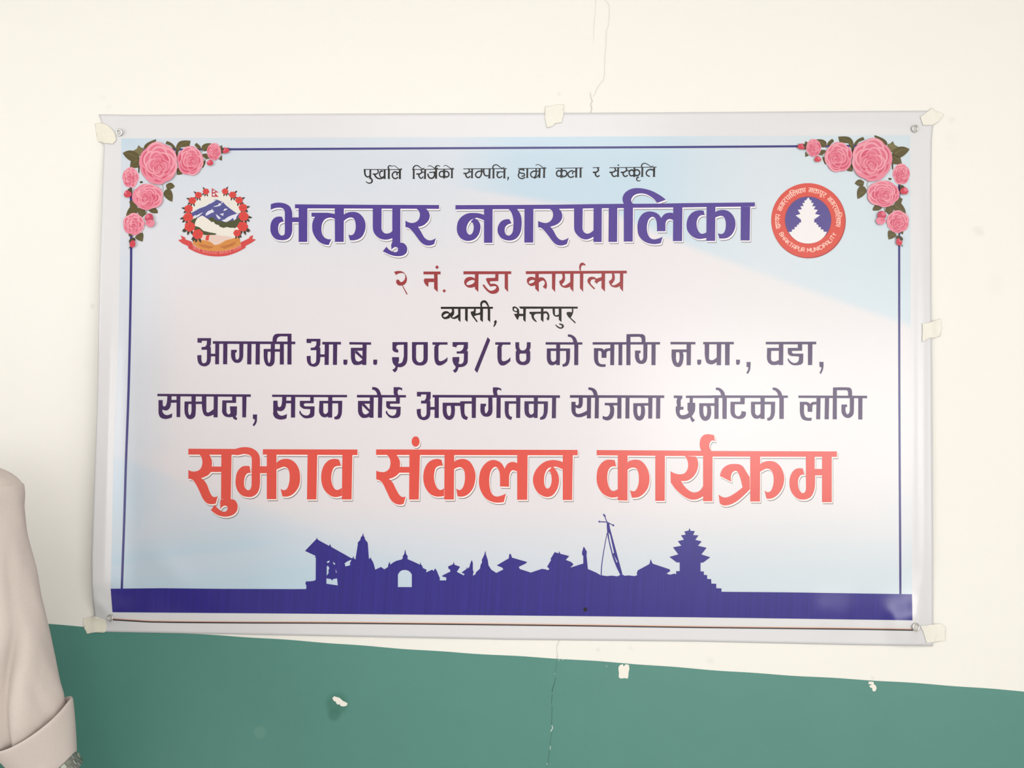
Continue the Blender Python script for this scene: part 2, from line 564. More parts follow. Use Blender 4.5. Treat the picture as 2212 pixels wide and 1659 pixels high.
TXT['red_c'] = """
@R3 P 145,322 1400,330 2040,336 2040,420 1400,420 145,408
P 468,598 443,490 360,480~ 290,490~ 220,540~ 165,630~ 145,740~ 148,850~ 180,950~ 240,1035~ 320,1085~ 400,1105~ 492,1092 492,965 430,995~ 380,980~ 340,910~ 320,810~ 322,720~ 340,650~ 375,605~ 425,590~
P 492,408 655,408 653,1155 492,1150
P 650,525 700,495~ 780,480~ 865,495~ 935,555~ 990,650~ 1015,760~ 1010,870~ 975,970~ 910,1050~ 830,1098~ 725,1108 693,980 735,1000~ 775,995~ 810,950~ 835,870~ 840,780~ 830,690~ 800,630~ 745,610~ 700,620~ 650,650
P 1110,415 1270,418 1265,1160 1110,1160
P 1590,418 1775,430 1800,465~ 1815,520~ 1815,590~ 1795,670~ 1750,745~ 1690,800~ 1620,830~ 1535,832 1570,890~ 1625,955~ 1690,1003~ 1755,1020~ 1830,1000~ 1870,960~ 1898,915 1898,1085 1820,1125~ 1750,1140~ 1670,1130~ 1590,1090~ 1500,1020~ 1430,950~ 1365,855 1362,670 1430,705~ 1520,722~ 1590,705~ 1635,650~ 1652,580~ 1645,510~ 1620,450~
P 1898,420 2055,420 2052,1165 1898,1165
P 1870,340 1845,270~ 1845,180~ 1865,120~ 1910,75~ 1980,60~ 2080,78 2095,180 2065,165~ 2030,175~ 2005,220~ 2005,280~ 2040,340
@R4 P 115,315 2055,322 2055,407 115,402; P 718,400 872,400 868,1095 718,1095
P 712,720 660,640~ 610,560~ 560,525~ 480,515~ 400,522~ 330,555~ 280,610~ 250,700 425,790 420,720~ 435,660~ 465,630~ 500,622~ 530,650~ 560,720~ 580,790~ 600,875 540,925~ 470,975~ 400,1015~ 340,1032~ 280,1020~ 230,985 248,1120 290,1150~ 350,1155~ 430,1135~ 520,1085~ 620,1000~ 715,905
P 868,520 920,488~ 1000,470~ 1080,478~ 1150,520~ 1205,590~ 1238,690~ 1240,780~ 1215,880~ 1160,970~ 1090,1030~ 1020,1053~ 968,1048 940,925 985,950~ 1030,935~ 1060,880~ 1078,800~ 1075,700~ 1050,630~ 1010,595~ 960,590~ 868,640
P 1825,400 1975,400 1975,1105 1825,1105
P 1575,400 1712,400 1712,592 1825,592 1825,692 1718,692 1715,860~ 1695,950~ 1655,1020~ 1590,1058~ 1520,1065~ 1450,1050~ 1380,990~ 1335,900~ 1322,800~ 1335,710~ 1375,630~ 1440,585~ 1530,585 1555,685 1530,680~ 1490,695~ 1460,750~ 1455,830~ 1470,900~ 1500,950~ 1530,965~ 1560,950~ 1578,900
"""
TXT['l6_1'] = """
@L6a P 50,104 1065,110 1065,137 50,130
P 62,172 108,172 108,225 118,240~ 135,238~ 148,215~ 155,180~ 158,130 205,130 203,170 258,170 258,200 198,202 192,240~ 175,270~ 150,285~ 125,283 105,275 105,300 125,325~ 150,335~ 180,330~ 212,315 208,360 175,372~ 140,378~ 100,370~ 75,350~ 62,310
P 258,130 300,130 298,357 258,357
P 420,130 468,130 465,188 533,188 533,215 468,215 465,320~ 455,355~ 430,375~ 405,380~ 375,368~ 355,340~ 345,300~ 345,187 420,187
H 388,215 420,215 420,290~ 412,325~ 400,335~ 390,320~ 384,290~
P 533,130 582,130 582,290 590,305~ 610,305~ 660,270 660,330 610,348~ 575,345~ 550,320~ 537,270~ 533,220; P 662,130 707,130 704,360 660,360
P 862,133 905,133 905,203 800,203 800,300 815,325~ 830,325~ 845,310 838,260 838,240 915,240 912,330 900,352 918,370 908,390 875,375 868,355 820,358~ 780,345~ 755,310~ 752,280 755,175 862,175
P 972,133 1018,133 1013,360 972,360; P 1087,328 1133,328 1132,380 1125,420~ 1097,458 1085,442 1105,405~ 1107,380 1087,378
"""
TXT['l6_2'] = """
@L6a P 1296,113 2110,116 2110,142 1296,138
P 1308,178 1355,178 1358,235 1370,248~ 1388,243~ 1400,215~ 1405,136 1452,136 1450,178 1502,178 1502,207 1448,207 1440,250~ 1420,280~ 1390,293~ 1360,288 1352,285 1352,305 1370,330~ 1400,342~ 1430,335~ 1458,322 1452,370 1415,382~ 1370,382~ 1330,365~ 1308,330~ 1308,300
P 1502,138 1548,138 1545,362 1500,362
P 1710,138 1748,138 1748,207 1652,207 1640,225~ 1655,240 1758,240 1755,330 1740,355~ 1700,368~ 1650,368~ 1615,345~ 1592,310~ 1600,282 1620,320~ 1655,338~ 1690,335~ 1708,310 1710,272 1640,268 1605,245~ 1597,225 1597,180 1710,180
P 1810,180 2058,180 2055,300 2045,345~ 2025,375~ 2000,382~ 1972,380 1972,353 1995,345~ 2010,320~ 2013,290 2013,208 1950,208 1948,362 1903,362 1903,350 1870,360~ 1835,350~ 1812,320~ 1805,290
H 1852,208 1903,208 1903,300 1880,322~ 1862,318~ 1852,300
P 1905,138 1950,138 1950,190 1905,190
"""
TXT['l6_3'] = """
@L6b P 97,152 585,154 585,178 97,178; P 225,176 264,176 262,380 222,380
P 107,212 225,212 225,240 150,240 150,310~ 165,340~ 190,345~ 222,320 222,370 180,382~ 145,378~ 118,350~ 107,310; P 150,240 170,240 225,300 225,330 150,258
P 308,176 350,176 345,380 305,380; P 248,75 280,76~ 310,92~ 330,125~ 340,160 300,160 290,125~ 270,105~ 248,100
P 485,176 525,176 523,240 430,240 425,255~ 435,268 533,270 530,345 515,372~ 480,383~ 430,380~ 400,355~ 383,325~ 395,308 410,340~ 445,360~ 475,350~ 488,325 490,297 420,295 395,280~ 388,260 388,215 485,215
P 462,75 520,75 548,85 545,110 520,98~ 505,110~ 502,135 510,155 470,155 462,135
"""
TXT['l6_4'] = """
@L6b P 693,122 832,122 830,185 820,210 828,215 828,272 870,272 870,300 828,300 828,340 815,380~ 780,402~ 750,402~ 715,385~ 697,350~ 692,295 733,290 733,340 745,368~ 765,372~ 785,355~ 790,320 790,238 735,238 735,210 770,208 785,185 788,148 735,148 735,168 695,168
P 870,176 912,176 912,382 870,382; P 850,152 2118,156 2118,182 850,178
P 950,230 1125,230 1125,215 1240,215 1240,240 1170,240 1168,330~ 1180,360~ 1203,372 1192,402 1160,392~ 1140,370~ 1128,310~ 1125,262 1070,262 1072,320~ 1062,370~ 1040,395~ 1015,402~ 985,392~ 960,360~ 950,310
H 993,262 1030,260 1034,290 1030,345~ 1015,362~ 1000,350~ 990,310~
P 1240,178 1282,178 1280,382 1240,382
P 1405,178 1445,178 1447,300 1440,340~ 1420,362~ 1390,370~ 1355,362~ 1332,335~ 1325,300 1327,240 1382,240 1382,262 1370,270 1370,310~ 1378,335~ 1390,330~ 1405,300
P 1487,178 1528,178 1527,382 1485,382; P 1450,78 1500,78~ 1535,92 1533,112 1510,100~ 1495,108~ 1492,130 1500,158 1460,158 1450,120
P 1568,215 1682,215 1682,240 1610,240 1608,330~ 1620,360~ 1643,372 1633,402 1600,390~ 1578,365~ 1568,310; P 1682,178 1724,178 1722,382 1682,382
P 1765,215 1998,217 1996,310~ 1985,360~ 1965,390~ 1920,400 1920,375 1940,365~ 1953,340~ 1957,300 1957,242 1898,242 1895,382 1857,382 1857,370 1820,382~ 1785,365~ 1767,330~
H 1808,242 1857,242 1857,330 1835,348~ 1818,342~ 1808,315
P 1858,178 1898,178 1898,225 1858,225; P 2040,180 2080,180 2077,385 2037,385
"""
TXT['l6_5'] = """
@L6c P 138,218 1463,222 1463,258 138,255
P 158,312 217,312 217,352 235,362~ 252,355~ 262,330 262,253 318,253 316,340~ 305,380~ 280,402~ 250,403~ 217,388 217,450 235,478~ 265,482~ 320,465~ 378,435 378,495 320,520~ 265,530~ 210,518~ 172,475~ 158,420
P 378,253 435,253 432,545 375,545; P 490,253 545,253 542,545 485,545; P 397,110 440,112~ 490,135~ 515,170~ 528,222 472,222 462,185~ 440,155~ 397,143
P 627,327 805,327 805,362 745,362 758,400~ 758,470~ 740,530~ 700,565~ 650,573~ 597,552 597,508 640,522~ 670,515~ 692,485~ 702,440~ 700,395~ 690,370~ 665,362 627,362
P 805,253 862,253 860,547 802,547; P 920,253 975,253 973,547 917,547
P 1028,332 1240,330 1240,365 1180,367 1190,400~ 1192,480~ 1170,545~ 1140,570~ 1110,575~ 1070,560~ 1040,510~ 1028,440
H 1087,372 1130,372 1137,400 1135,470~ 1125,505~ 1108,515~ 1092,495~ 1083,440~
P 1240,255 1298,255 1293,548 1238,548; P 1350,255 1408,255 1405,548 1347,548
"""
TXT['l6_6'] = """
@L6c P 1597,223 1718,225 1718,258 1695,290 1695,340 1695,382 1733,382 1733,422 1690,424 1680,440 1685,480~ 1700,497~ 1740,498~ 1780,485~ 1808,460 1790,430 1790,325 1820,325 1822,258 1865,258 1865,325 1898,327 1898,400~ 1890,450~ 1850,515 1870,545~ 1895,568 1865,600 1840,575~ 1828,530 1780,550~ 1730,558~ 1680,545~ 1640,500~ 1625,440~ 1627,378 1645,370 1637,330 1637,290 1650,262 1597,258
P 1768,225 2140,223 2140,260 1768,258
P 1955,332 2170,332 2170,370 2110,370 2120,400~ 2122,480~ 2105,540~ 2075,570~ 2040,580~ 2000,565~ 1965,510~ 1955,430
H 2015,372 2055,370 2067,400 2065,470~ 2055,510~ 2038,520~ 2020,495~ 2012,440~
@L6d P -8,215 1023,217 1023,250 -8,250; P 22,248 78,248 77,537 20,537; P 130,248 190,248 188,537 130,537; P 40,110 85,112~ 130,140~ 155,175~ 168,217 112,217 100,175~ 75,148~ 40,142
P 375,248 435,248 433,337 300,337 298,440 310,480~ 340,500~ 370,490~ 388,460 390,430 450,438 450,480~ 430,515~ 390,535~ 330,535~ 270,510~ 245,465~ 240,430 240,302 375,302
P 520,302 850,302 847,440 835,500~ 805,545~ 770,560~ 742,558 742,522 770,515~ 785,490~ 793,440 793,338 707,338 705,537 650,537 650,520 600,535~ 560,525~ 530,485~ 520,440
H 575,338 652,338 650,460 620,488~ 590,480~ 575,450
P 650,248 707,248 707,310 650,310; P 908,248 968,248 967,537 907,537; P 815,110 860,112~ 905,140~ 935,180~ 947,217 890,217 878,180~ 850,152~ 815,140
"""
TXT['l6_7'] = """
@L6d P 1168,217 2105,220 2105,255 1168,250
P 1187,303 1270,303 1300,310~ 1330,332 1355,308~ 1413,303 1413,340 1370,345~ 1358,370 1357,440 1293,440 1293,370 1275,345~ 1245,345 1243,440 1255,490~ 1280,517~ 1350,520 1345,560 1290,562~ 1230,545~ 1200,500~ 1187,430
P 1415,250 1470,250 1465,542 1410,542; P 1530,250 1587,250 1582,542 1525,542
P 1640,108 1860,108~ 1890,130~ 1900,170 1900,222 1845,222 1845,170~ 1830,148~ 1800,145 1693,145 1692,542 1635,542
P 1870,253 1927,253 1925,420 1915,480~ 1880,515~ 1845,525~ 1800,512~ 1765,470~ 1755,420 1755,340 1832,340 1832,370 1810,380 1812,430~ 1825,465~ 1840,473~ 1860,455~ 1870,420
P 1985,253 2042,253 2040,545 1985,545
"""
TXT['l5_1'] = """
@L5a P 262,142 1200,147 1200,177 262,172
P 87,107 242,107 240,180 230,205 240,212 240,285 290,285 290,315 240,315 240,350 225,400~ 190,425~ 155,428~ 115,412~ 92,375~ 85,302 132,300 132,350 142,385~ 162,393~ 185,380~ 195,340 195,240 133,240 133,210 175,205 192,180 195,138 138,138 133,162 87,158
P 290,170 335,170 332,405 288,405; P 380,170 428,170 425,405 378,405
P 563,173 610,173 608,310 598,350~ 575,380~ 540,390~ 505,380~ 478,345~ 468,300 470,240 535,240 535,265 518,275 518,310~ 525,345~ 542,352~ 558,335~ 563,300
P 655,173 702,173 700,406 652,406; P 750,173 798,173 795,408 747,408
P 840,230 920,230 922,176 968,176 968,232 1025,232 1025,262 968,262 966,330 958,395~ 930,425~ 905,430~ 870,415~ 848,370~ 840,320
H 887,262 920,262 920,320 912,375~ 900,390~ 888,360~ 884,310
P 1025,176 1070,176 1070,408 1023,408; P 942,147 945,100~ 965,68~ 1000,57 1157,57 1157,408 1110,408 1112,87 1030,87 998,105~ 988,147
"""
TXT['l5_2'] = """
@L5a P 1507,150 1720,150 1720,180 1507,180
P 1328,115 1487,115 1485,185 1475,210 1485,218 1485,292 1535,292 1535,322 1485,322 1483,360 1468,405~ 1435,430~ 1400,432~ 1358,415~ 1335,375~ 1330,312 1375,308 1375,360 1385,395~ 1405,400~ 1430,385~ 1438,350 1440,245 1375,245 1375,217 1420,212 1438,185 1440,145 1383,145 1380,165 1328,162
P 1535,178 1583,178 1580,412 1533,412; P 1630,178 1677,178 1674,412 1628,412; P 1747,352 1793,352 1793,385 1785,408~ 1768,412~ 1750,405~ 1747,385
P 1815,152 2062,155 2062,183 1815,180; P 1965,181 2012,181 2008,413 1963,413
P 1832,217 1965,217 1965,250 1880,252 1880,330 1895,365~ 1925,373~ 1965,350 1965,400 1920,412~ 1870,410~ 1843,375~ 1832,320; P 1885,250 1905,255 1965,315 1965,350 1880,275
P 2087,352 2132,352 2132,385 2125,408~ 2108,412~ 2090,405~ 2087,385
"""
TXT['l5_3'] = """
@L5b P 115,188 328,188 327,400 318,470~ 290,515~ 240,540~ 190,540 175,590~ 145,615 112,580 150,555 158,528 125,490~ 112,440~ 110,400 208,400 208,450 195,488 220,488~ 250,470~ 268,420~ 275,380 275,225 190,228 170,245 170,280 198,300 198,335 150,328~ 120,305~ 115,270
P 390,188 613,188 612,420 600,470~ 560,508~ 500,518~ 440,505~ 400,460~ 390,400
H 447,240 460,225 552,225 552,410 540,455~ 500,475~ 462,455~ 447,410
P 677,190 890,190 890,225 780,225 762,250 762,400 768,445~ 790,457~ 840,440~ 890,400 887,455 840,495~ 790,517~ 745,510~ 715,470~ 703,400 703,260 720,228 677,225
P 960,188 1177,188 1177,270 1160,315 1177,318 1175,430 1165,490~ 1120,530~ 1045,542 1025,595~ 995,622 963,588 995,565 1005,535 975,495~ 960,450~ 960,400 1055,397 1055,450 1042,490 1075,497~ 1105,480~ 1118,440 1120,350 1018,350 1018,318 1070,315~ 1105,285~ 1118,228 1040,228 1018,240 1015,265 960,250
P 1453,118 1490,160 1307,622 1268,578
P 1560,190 1775,190 1775,225 1668,225 1650,250 1650,400 1655,445~ 1680,457~ 1730,440~ 1775,400 1772,455 1725,495~ 1680,517~ 1635,512~ 1603,470~ 1590,400 1590,260 1608,228 1560,225
P 1843,190 1897,190 1897,250 1910,290~ 1945,307~ 1985,290~ 2003,250 2005,190 2058,190 2057,260 2040,310 2053,320 2053,430 2035,480~ 1990,508~ 1945,512~ 1895,500~ 1860,465~ 1848,420 1848,320 1860,312 1843,260
H 1900,365 1912,350 1995,350 1997,410 1985,450~ 1947,465~ 1912,450~ 1900,410
"""
TXT['l5_4'] = """
@L5c P 147,230 775,232 775,272 147,272
P 168,337 565,337 563,500 545,590~ 510,635~ 435,650 435,605 470,595~ 493,560~ 497,500 497,380 393,380 390,622 327,622 327,600 260,625~ 205,605~ 175,550~ 167,490
H 235,380 327,380 327,530 285,565~ 250,550~ 235,500
P 328,270 395,270 395,350 328,350; P 637,270 705,270 703,622 635,622; P 527,97 580,102~ 640,135~ 672,180~ 688,234 620,234 605,180~ 575,147~ 527,138
"""
TXT['l5_5'] = """
@L5c P 950,230 2100,228 2100,270 950,272
P 972,333 1090,333 1125,345~ 1142,372 1165,345~ 1250,332 1250,378 1205,385~ 1187,410 1185,498 1102,498 1103,420 1090,385~ 1045,380 1043,480 1050,560~ 1080,600~ 1172,605 1170,650 1100,652~ 1030,630~ 985,570~ 972,480
P 1252,268 1320,268 1316,623 1250,623; P 1392,268 1457,268 1454,623 1390,623
P 1527,95 1790,93~ 1835,115~ 1850,165 1852,230 1785,230 1783,170~ 1760,143~ 1720,138 1595,140 1595,623 1525,623
P 1815,268 1885,268 1882,490 1865,555~ 1830,592~ 1785,603~ 1730,590~ 1690,545~ 1672,480 1672,373 1768,373 1768,410 1742,425 1745,490~ 1760,535~ 1778,545~ 1800,530~ 1815,480
P 1955,268 2025,268 2022,623 1953,623
"""
TXT['l5_6'] = """
@L5d P 110,170 432,172 432,203 110,203
P 125,268 320,268 320,303 270,303 278,340 275,400~ 262,455~ 235,490~ 203,495~ 165,480~ 135,430~ 123,350
H 182,305 222,305 228,340 225,400~ 215,430~ 203,442~ 188,425~ 180,380
P 318,201 375,201 372,472 318,472; P 455,400 507,400 507,440 495,463~ 480,467~ 462,463~ 455,440; P 532,172 928,170 928,202 532,202
P 552,200 610,200 608,360 612,395~ 640,408~ 670,400~ 708,370 708,430 660,458~ 620,460~ 580,440~ 560,390~ 552,320
P 708,200 765,200 762,472 706,472; P 815,200 875,200 872,472 815,472; P 957,400 1007,400 1007,440 995,463~ 981,467~ 963,463~ 957,440
P 1092,430 1145,430 1143,490~ 1135,540~ 1105,588 1090,568 1110,530~ 1115,497 1092,495
"""
TXT['l5_7'] = """
@L5d P 1340,170 1992,168 1992,202 1340,202
P 1358,248 1510,248 1510,285 1410,287 1408,370 1415,410~ 1445,425~ 1510,405 1510,460 1450,470~ 1400,460~ 1365,420~ 1355,360; P 1510,200 1568,200 1565,470 1508,470
P 1755,200 1810,200 1810,285 1685,287 1675,300~ 1695,322 1825,322 1823,420 1808,455~ 1750,472~ 1690,470~ 1650,445~ 1623,400~ 1632,382 1660,420~ 1700,442~ 1745,435~ 1767,405 1770,360 1680,355 1640,340~ 1625,310 1625,248 1755,248
P 1885,200 1943,200 1940,470 1885,470; P 2032,428 2085,428 2085,490~ 2075,540~ 2050,587 2035,570 2055,525~ 2058,497 2035,495
"""
TXT['c3_1'] = """
@C3a P 92,222 140,210~ 200,208~ 250,225~ 295,270~ 318,330~ 315,390~ 285,440~ 245,463 332,615 315,627 230,463 195,468~ 155,450~ 130,410~ 135,370~ 155,358~ 180,370~ 205,400~ 230,402~ 270,370~ 290,320~ 285,275~ 255,248~ 205,245~ 160,258~ 125,280
"""
TXT['c3_2'] = """
@C3a P 612,217 915,217 915,268 612,268; P 852,105 887,140 853,176 818,141; P 655,340 798,340 798,405 702,405 697,492 660,462~ 630,420~ 618,375~ 632,345~
P 800,266 863,266 865,580 800,520; P 980,528 1013,560 980,592 948,560
"""
TXT['c3_3'] = """
@C3a P 1320,213 2167,213 2165,262 1320,267; P 1523,260 1587,260 1583,580 1523,520
P 1530,345 1480,318~ 1420,313~ 1365,335~ 1335,385~ 1340,440~ 1385,490~ 1440,505~ 1530,485
H 1522,385 1490,367~ 1440,375~ 1390,405~ 1372,432~ 1385,455~ 1425,455~ 1490,430~
P 1885,260 1940,260 1937,387 1800,390 1785,405 1800,437 1870,435~ 1920,460~ 1948,510~ 1945,560~ 1905,600~ 1835,613~ 1780,595~ 1725,550~ 1657,462 1678,440 1735,510~ 1780,550~ 1825,557~ 1875,535~ 1900,505~ 1900,485~ 1870,475~ 1795,485 1760,440~ 1735,395~ 1720,355~ 1735,332 1880,328
P 2050,260 2108,260 2110,580 2050,515
"""
TXT['c3_4'] = """
@C3b P 212,212 1998,202 2000,250 212,262; P 378,258 442,256 442,583 378,520
P 385,335 340,315~ 290,312~ 245,335~ 230,375~ 245,430~ 290,470~ 330,473~ 385,460
H 372,378 330,365~ 290,378~ 265,405~ 275,427~ 310,425~ 350,405~
P 440,330 480,318~ 530,332~ 570,385~ 585,440~ 583,490~ 565,530 510,485 540,450~ 548,410~ 525,378~ 490,382~ 440,415; P 675,258 737,256 730,580 675,518
P 850,256 900,256 905,300~ 905,360~ 890,400~ 850,445 880,468~ 930,450~ 998,400 998,485 950,503~ 910,507~ 850,487~ 815,440~ 803,385 830,372~ 855,345~ 862,310~
P 998,256 1058,256 1052,575 998,515; P 1170,256 1230,254 1225,577 1170,512; P 1172,208 1158,165~ 1158,120~ 1175,78~ 1210,58~ 1245,72~ 1270,98 1262,115 1235,105~ 1205,115~ 1188,150~ 1188,208
P 1555,315 1500,330~ 1465,345 1430,320~ 1380,310~ 1330,325~ 1303,370~ 1315,420~ 1420,535 1440,515 1365,440~ 1355,400~ 1375,365~ 1410,355~ 1450,365 1423,392 1468,435 1500,400~ 1555,378
P 1553,252 1615,252 1612,573 1550,512; P 1735,252 1775,252 1785,300~ 1785,355~ 1765,400~ 1728,445 1760,462~ 1820,440~ 1878,395 1878,475 1830,497~ 1790,500~ 1735,485~ 1700,445~ 1680,385 1710,370~ 1735,340~ 1740,300~
P 1878,250 1937,250 1932,573 1878,510
"""
TXT['c4_1'] = """
@C4 P 85,122 862,122 862,152 85,155; P 220,215 190,192~ 155,187~ 120,200~ 95,235~ 100,275~ 130,303~ 165,307~ 220,290
H 205,226 170,222~ 135,240~ 120,262~ 140,275~ 175,265~
P 245,152 280,152 285,200~ 280,235~ 250,275 275,280~ 310,260~ 343,235 343,285 300,303~ 265,302~ 235,285~ 213,250 213,225 240,205~ 252,185~
P 343,150 378,150 378,352 343,318; P 447,150 487,150 485,350 447,318
P 580,150 605,150 608,190 600,218 635,220 672,205 672,240 620,250 580,262 635,340 622,355 560,275 540,240~ 530,205 545,190~ 575,190
P 672,150 715,150 712,352 672,318; P 785,150 822,150 822,352 785,318; P 680,124 672,85~ 685,45~ 720,25~ 755,30~ 785,65~ 808,124 785,124 765,85~ 740,62~ 715,65~ 700,90~ 705,124
P 905,318 922,340 905,390~ 880,422 868,418 885,370 878,340
"""
TXT['c4_2'] = """
@C4 P 1155,155~ 1160,125~ 1190,117~ 1225,135~ 1250,165~ 1255,225 1318,228 1318,262 1255,262 1235,320 1215,300 1175,230 1225,225 1222,205 1195,200~ 1165,185~
H 1175,160~ 1185,142~ 1205,145~ 1222,170~ 1215,185~ 1190,182~
P 1250,118 2128,120 2128,150 1275,152; P 1315,148 1355,148 1350,352 1315,318
P 1405,198 1580,195 1580,225 1500,228 1475,255~ 1480,290~ 1520,342 1510,350 1465,320~ 1440,275~ 1435,235 1410,228
P 1580,148 1618,148 1617,352 1578,318; P 1612,200 1650,188~ 1685,205~ 1705,245~ 1705,290~ 1692,330 1660,300 1678,270~ 1672,235~ 1650,220~ 1612,235
P 1752,148 1788,148 1788,225 1798,248~ 1845,235 1845,268 1800,270~ 1770,250~ 1755,210; P 1845,148 1887,148 1887,352 1847,318
P 1845,372 1885,375~ 1918,395~ 1918,430~ 1880,450~ 1835,438~ 1792,392 1802,385 1845,420~ 1880,430~ 1892,415~ 1885,398~ 1862,395
P 2042,148 2062,148 2062,200~ 2050,240 2025,285 2100,355 2090,372 1985,270 1962,225~ 1965,205 2000,198~ 2035,205 2042,190
"""
TXT['c1_1'] = """
@C1a S 14 155,262 990,265; S 32:22 180,265 182,340 202,400 245,425 290,400; S 32 302,262 298,462; S 24:30 300,445 335,480 338,520 ; S 30:12 342,510 325,545 280,560 235,548 205,520
S 22 455,265 475,310 450,350 400,362 350,358; S 32:20 390,355 420,420 470,455 530,460 590,440; S 28:18 575,300 530,300 505,345 510,400 545,435 600,405; S 34 612,262 612,462
S 34 705,262 702,462; S 30:14 705,262 690,215 715,180 765,188; S 10:12 765,200 810,180 850,195 920,255; S 26:24 890,335 840,312 795,340 778,385 800,440 850,462 900,425; S 24 935,320 890,335 880,390; S 36 945,250 942,462; S 24:8 905,262 955,255 990,232
S 10 275,465 330,465; S 10 590,462 640,462; S 10 680,462 735,462; S 10 912,462 972,462
"""
TXT['c1_2'] = """
@C1a S 14 1205,264 2125,252; S 32 1245,262 1243,462; S 26:12 1238,262 1240,215 1280,180 1330,180 1380,215 1445,262; S 26 1400,265 1418,315 1385,355 1300,358; S 28:20 1355,365 1365,420 1405,455 1450,415; S 20 1410,325 1490,318; S 34 1493,262 1488,462; S 22:8 1420,256 1480,230
S 20 1580,328 1720,315; S 30:26 1690,320 1695,395 1650,450 1590,445 1560,400 1550,350; S 36 1730,250 1728,455; S 10:14 1550,200 1595,178 1650,205 1715,255; S 34:12 1715,255 1722,205 1760,178 1815,192; S 24 1690,250 1770,238
S 26:24 1905,330 1860,300 1812,325 1800,375 1830,420 1900,410; S 36 1905,262 1902,452; S 24:28 1905,335 1950,300 2000,335 2005,390 1965,425 1915,405; S 32 2075,250 2072,445; S 10:14 1890,195 1935,172 1990,200 2065,255; S 24:8 2035,252 2110,230
S 10 1218,462 1272,462; S 10 1460,462 1515,462; S 10 1705,457 1755,457; S 10 1880,452 1930,452; S 10 2048,446 2100,446
"""
TXT['c1_3'] = """
@C1b S 14 210,248 1155,243; S 24 325,250 340,295 300,340 210,345; S 28:22 260,350 275,415 315,440 358,405; S 20 320,315 395,312; S 32 402,245 397,446
S 26:24 605,250 600,370 555,435 500,425 475,375 500,325 560,300 645,308; S 30:22 650,250 658,345 690,395 770,395; S 34 782,245 775,450
S 32 866,245 863,450; S 24:12 852,245 858,190 905,160 955,170 1000,205 1065,245; S 22:8 1040,245 1105,212; S 18 925,315 1095,312; S 28:22 985,318 950,355 950,410 990,440 1055,405; S 34 1105,243 1100,450; S 30:12 1180,422 1185,460 1165,498
S 10 372,446 425,446; S 10 740,450 805,450; S 10 838,450 892,450; S 10 1075,450 1130,450
"""
TXT['c1_4'] = """
@C1b S 13 1400,241 2015,238; S 26 1520,242 1518,295; S 24:22 1515,265 1440,265 1418,305 1460,340 1530,355 1535,395 1470,408; S 24:22 1425,335 1405,390 1430,440 1490,460 1550,428; S 32 1600,242 1597,440
S 26 1790,242 1788,380 1745,445; S 26:20 1785,300 1720,305 1672,355 1690,415 1750,440; S 18 1790,300 1865,300; S 18:22 1745,455 1805,425 1865,350; S 34 1868,242 1862,438; S 32 1968,235 1962,438; S 10:14 1780,178 1825,152 1880,175 1955,240; S 22:8 1925,240 2005,212
S 10 1570,440 1625,440; S 10 1838,438 1885,438; S 10 1935,438 1990,438
"""
TXT['c1_5'] = """
@C1c S 12 95,218 640,208; S 24:22 210,292 165,262 118,290 115,340 150,378 208,350; S 30 213,215 208,402; S 22:26 215,285 262,258 312,290 312,345 275,380 225,368; S 22:22 440,262 385,275 342,320 350,370 400,398 458,370; S 20 485,280 440,290 432,335; S 32 507,212 502,396; S 30 592,210 590,396
S 9 180,402 240,402; S 9 480,396 528,396; S 9 565,396 615,396
"""
TXT['c1_6'] = """
@C1c S 12 832,205 970,200; S 26 930,205 945,255 905,292 835,295; S 28:20 885,300 895,358 930,383 968,355
"""
TXT['c1_7'] = """
@C1c S 12 1165,205 2105,193; S 22 1330,160 1356,150; S 24 1270,208 1285,255 1240,292 1165,295; S 26:20 1212,300 1225,358 1265,380 1310,358; S 18 1270,270 1340,262; S 30 1340,205 1335,382
S 24 1495,205 1508,250 1460,292 1390,295; S 26:20 1438,300 1448,358 1485,380 1530,352; S 18 1500,268 1600,262; S 24:22 1655,285 1605,248 1562,285 1565,335 1600,368 1655,345; S 32 1664,200 1658,385; S 22:26 1665,275 1710,245 1760,275 1765,325 1725,362 1675,352
S 26:12 1752,395 1712,410 1712,450 1745,470 1785,455; S 30 1822,198 1817,382; S 22:10 1808,198 1812,145 1860,117 1920,135 2000,192; S 20:8 1985,195 2038,165; S 26:20 2050,265 2000,240 1935,255 1898,305 1915,355 1970,378; S 32 2058,198 2052,382
S 9 1310,382 1362,382; S 9 1640,385 1685,385; S 9 1790,382 1842,382; S 9 2028,382 2080,382
"""
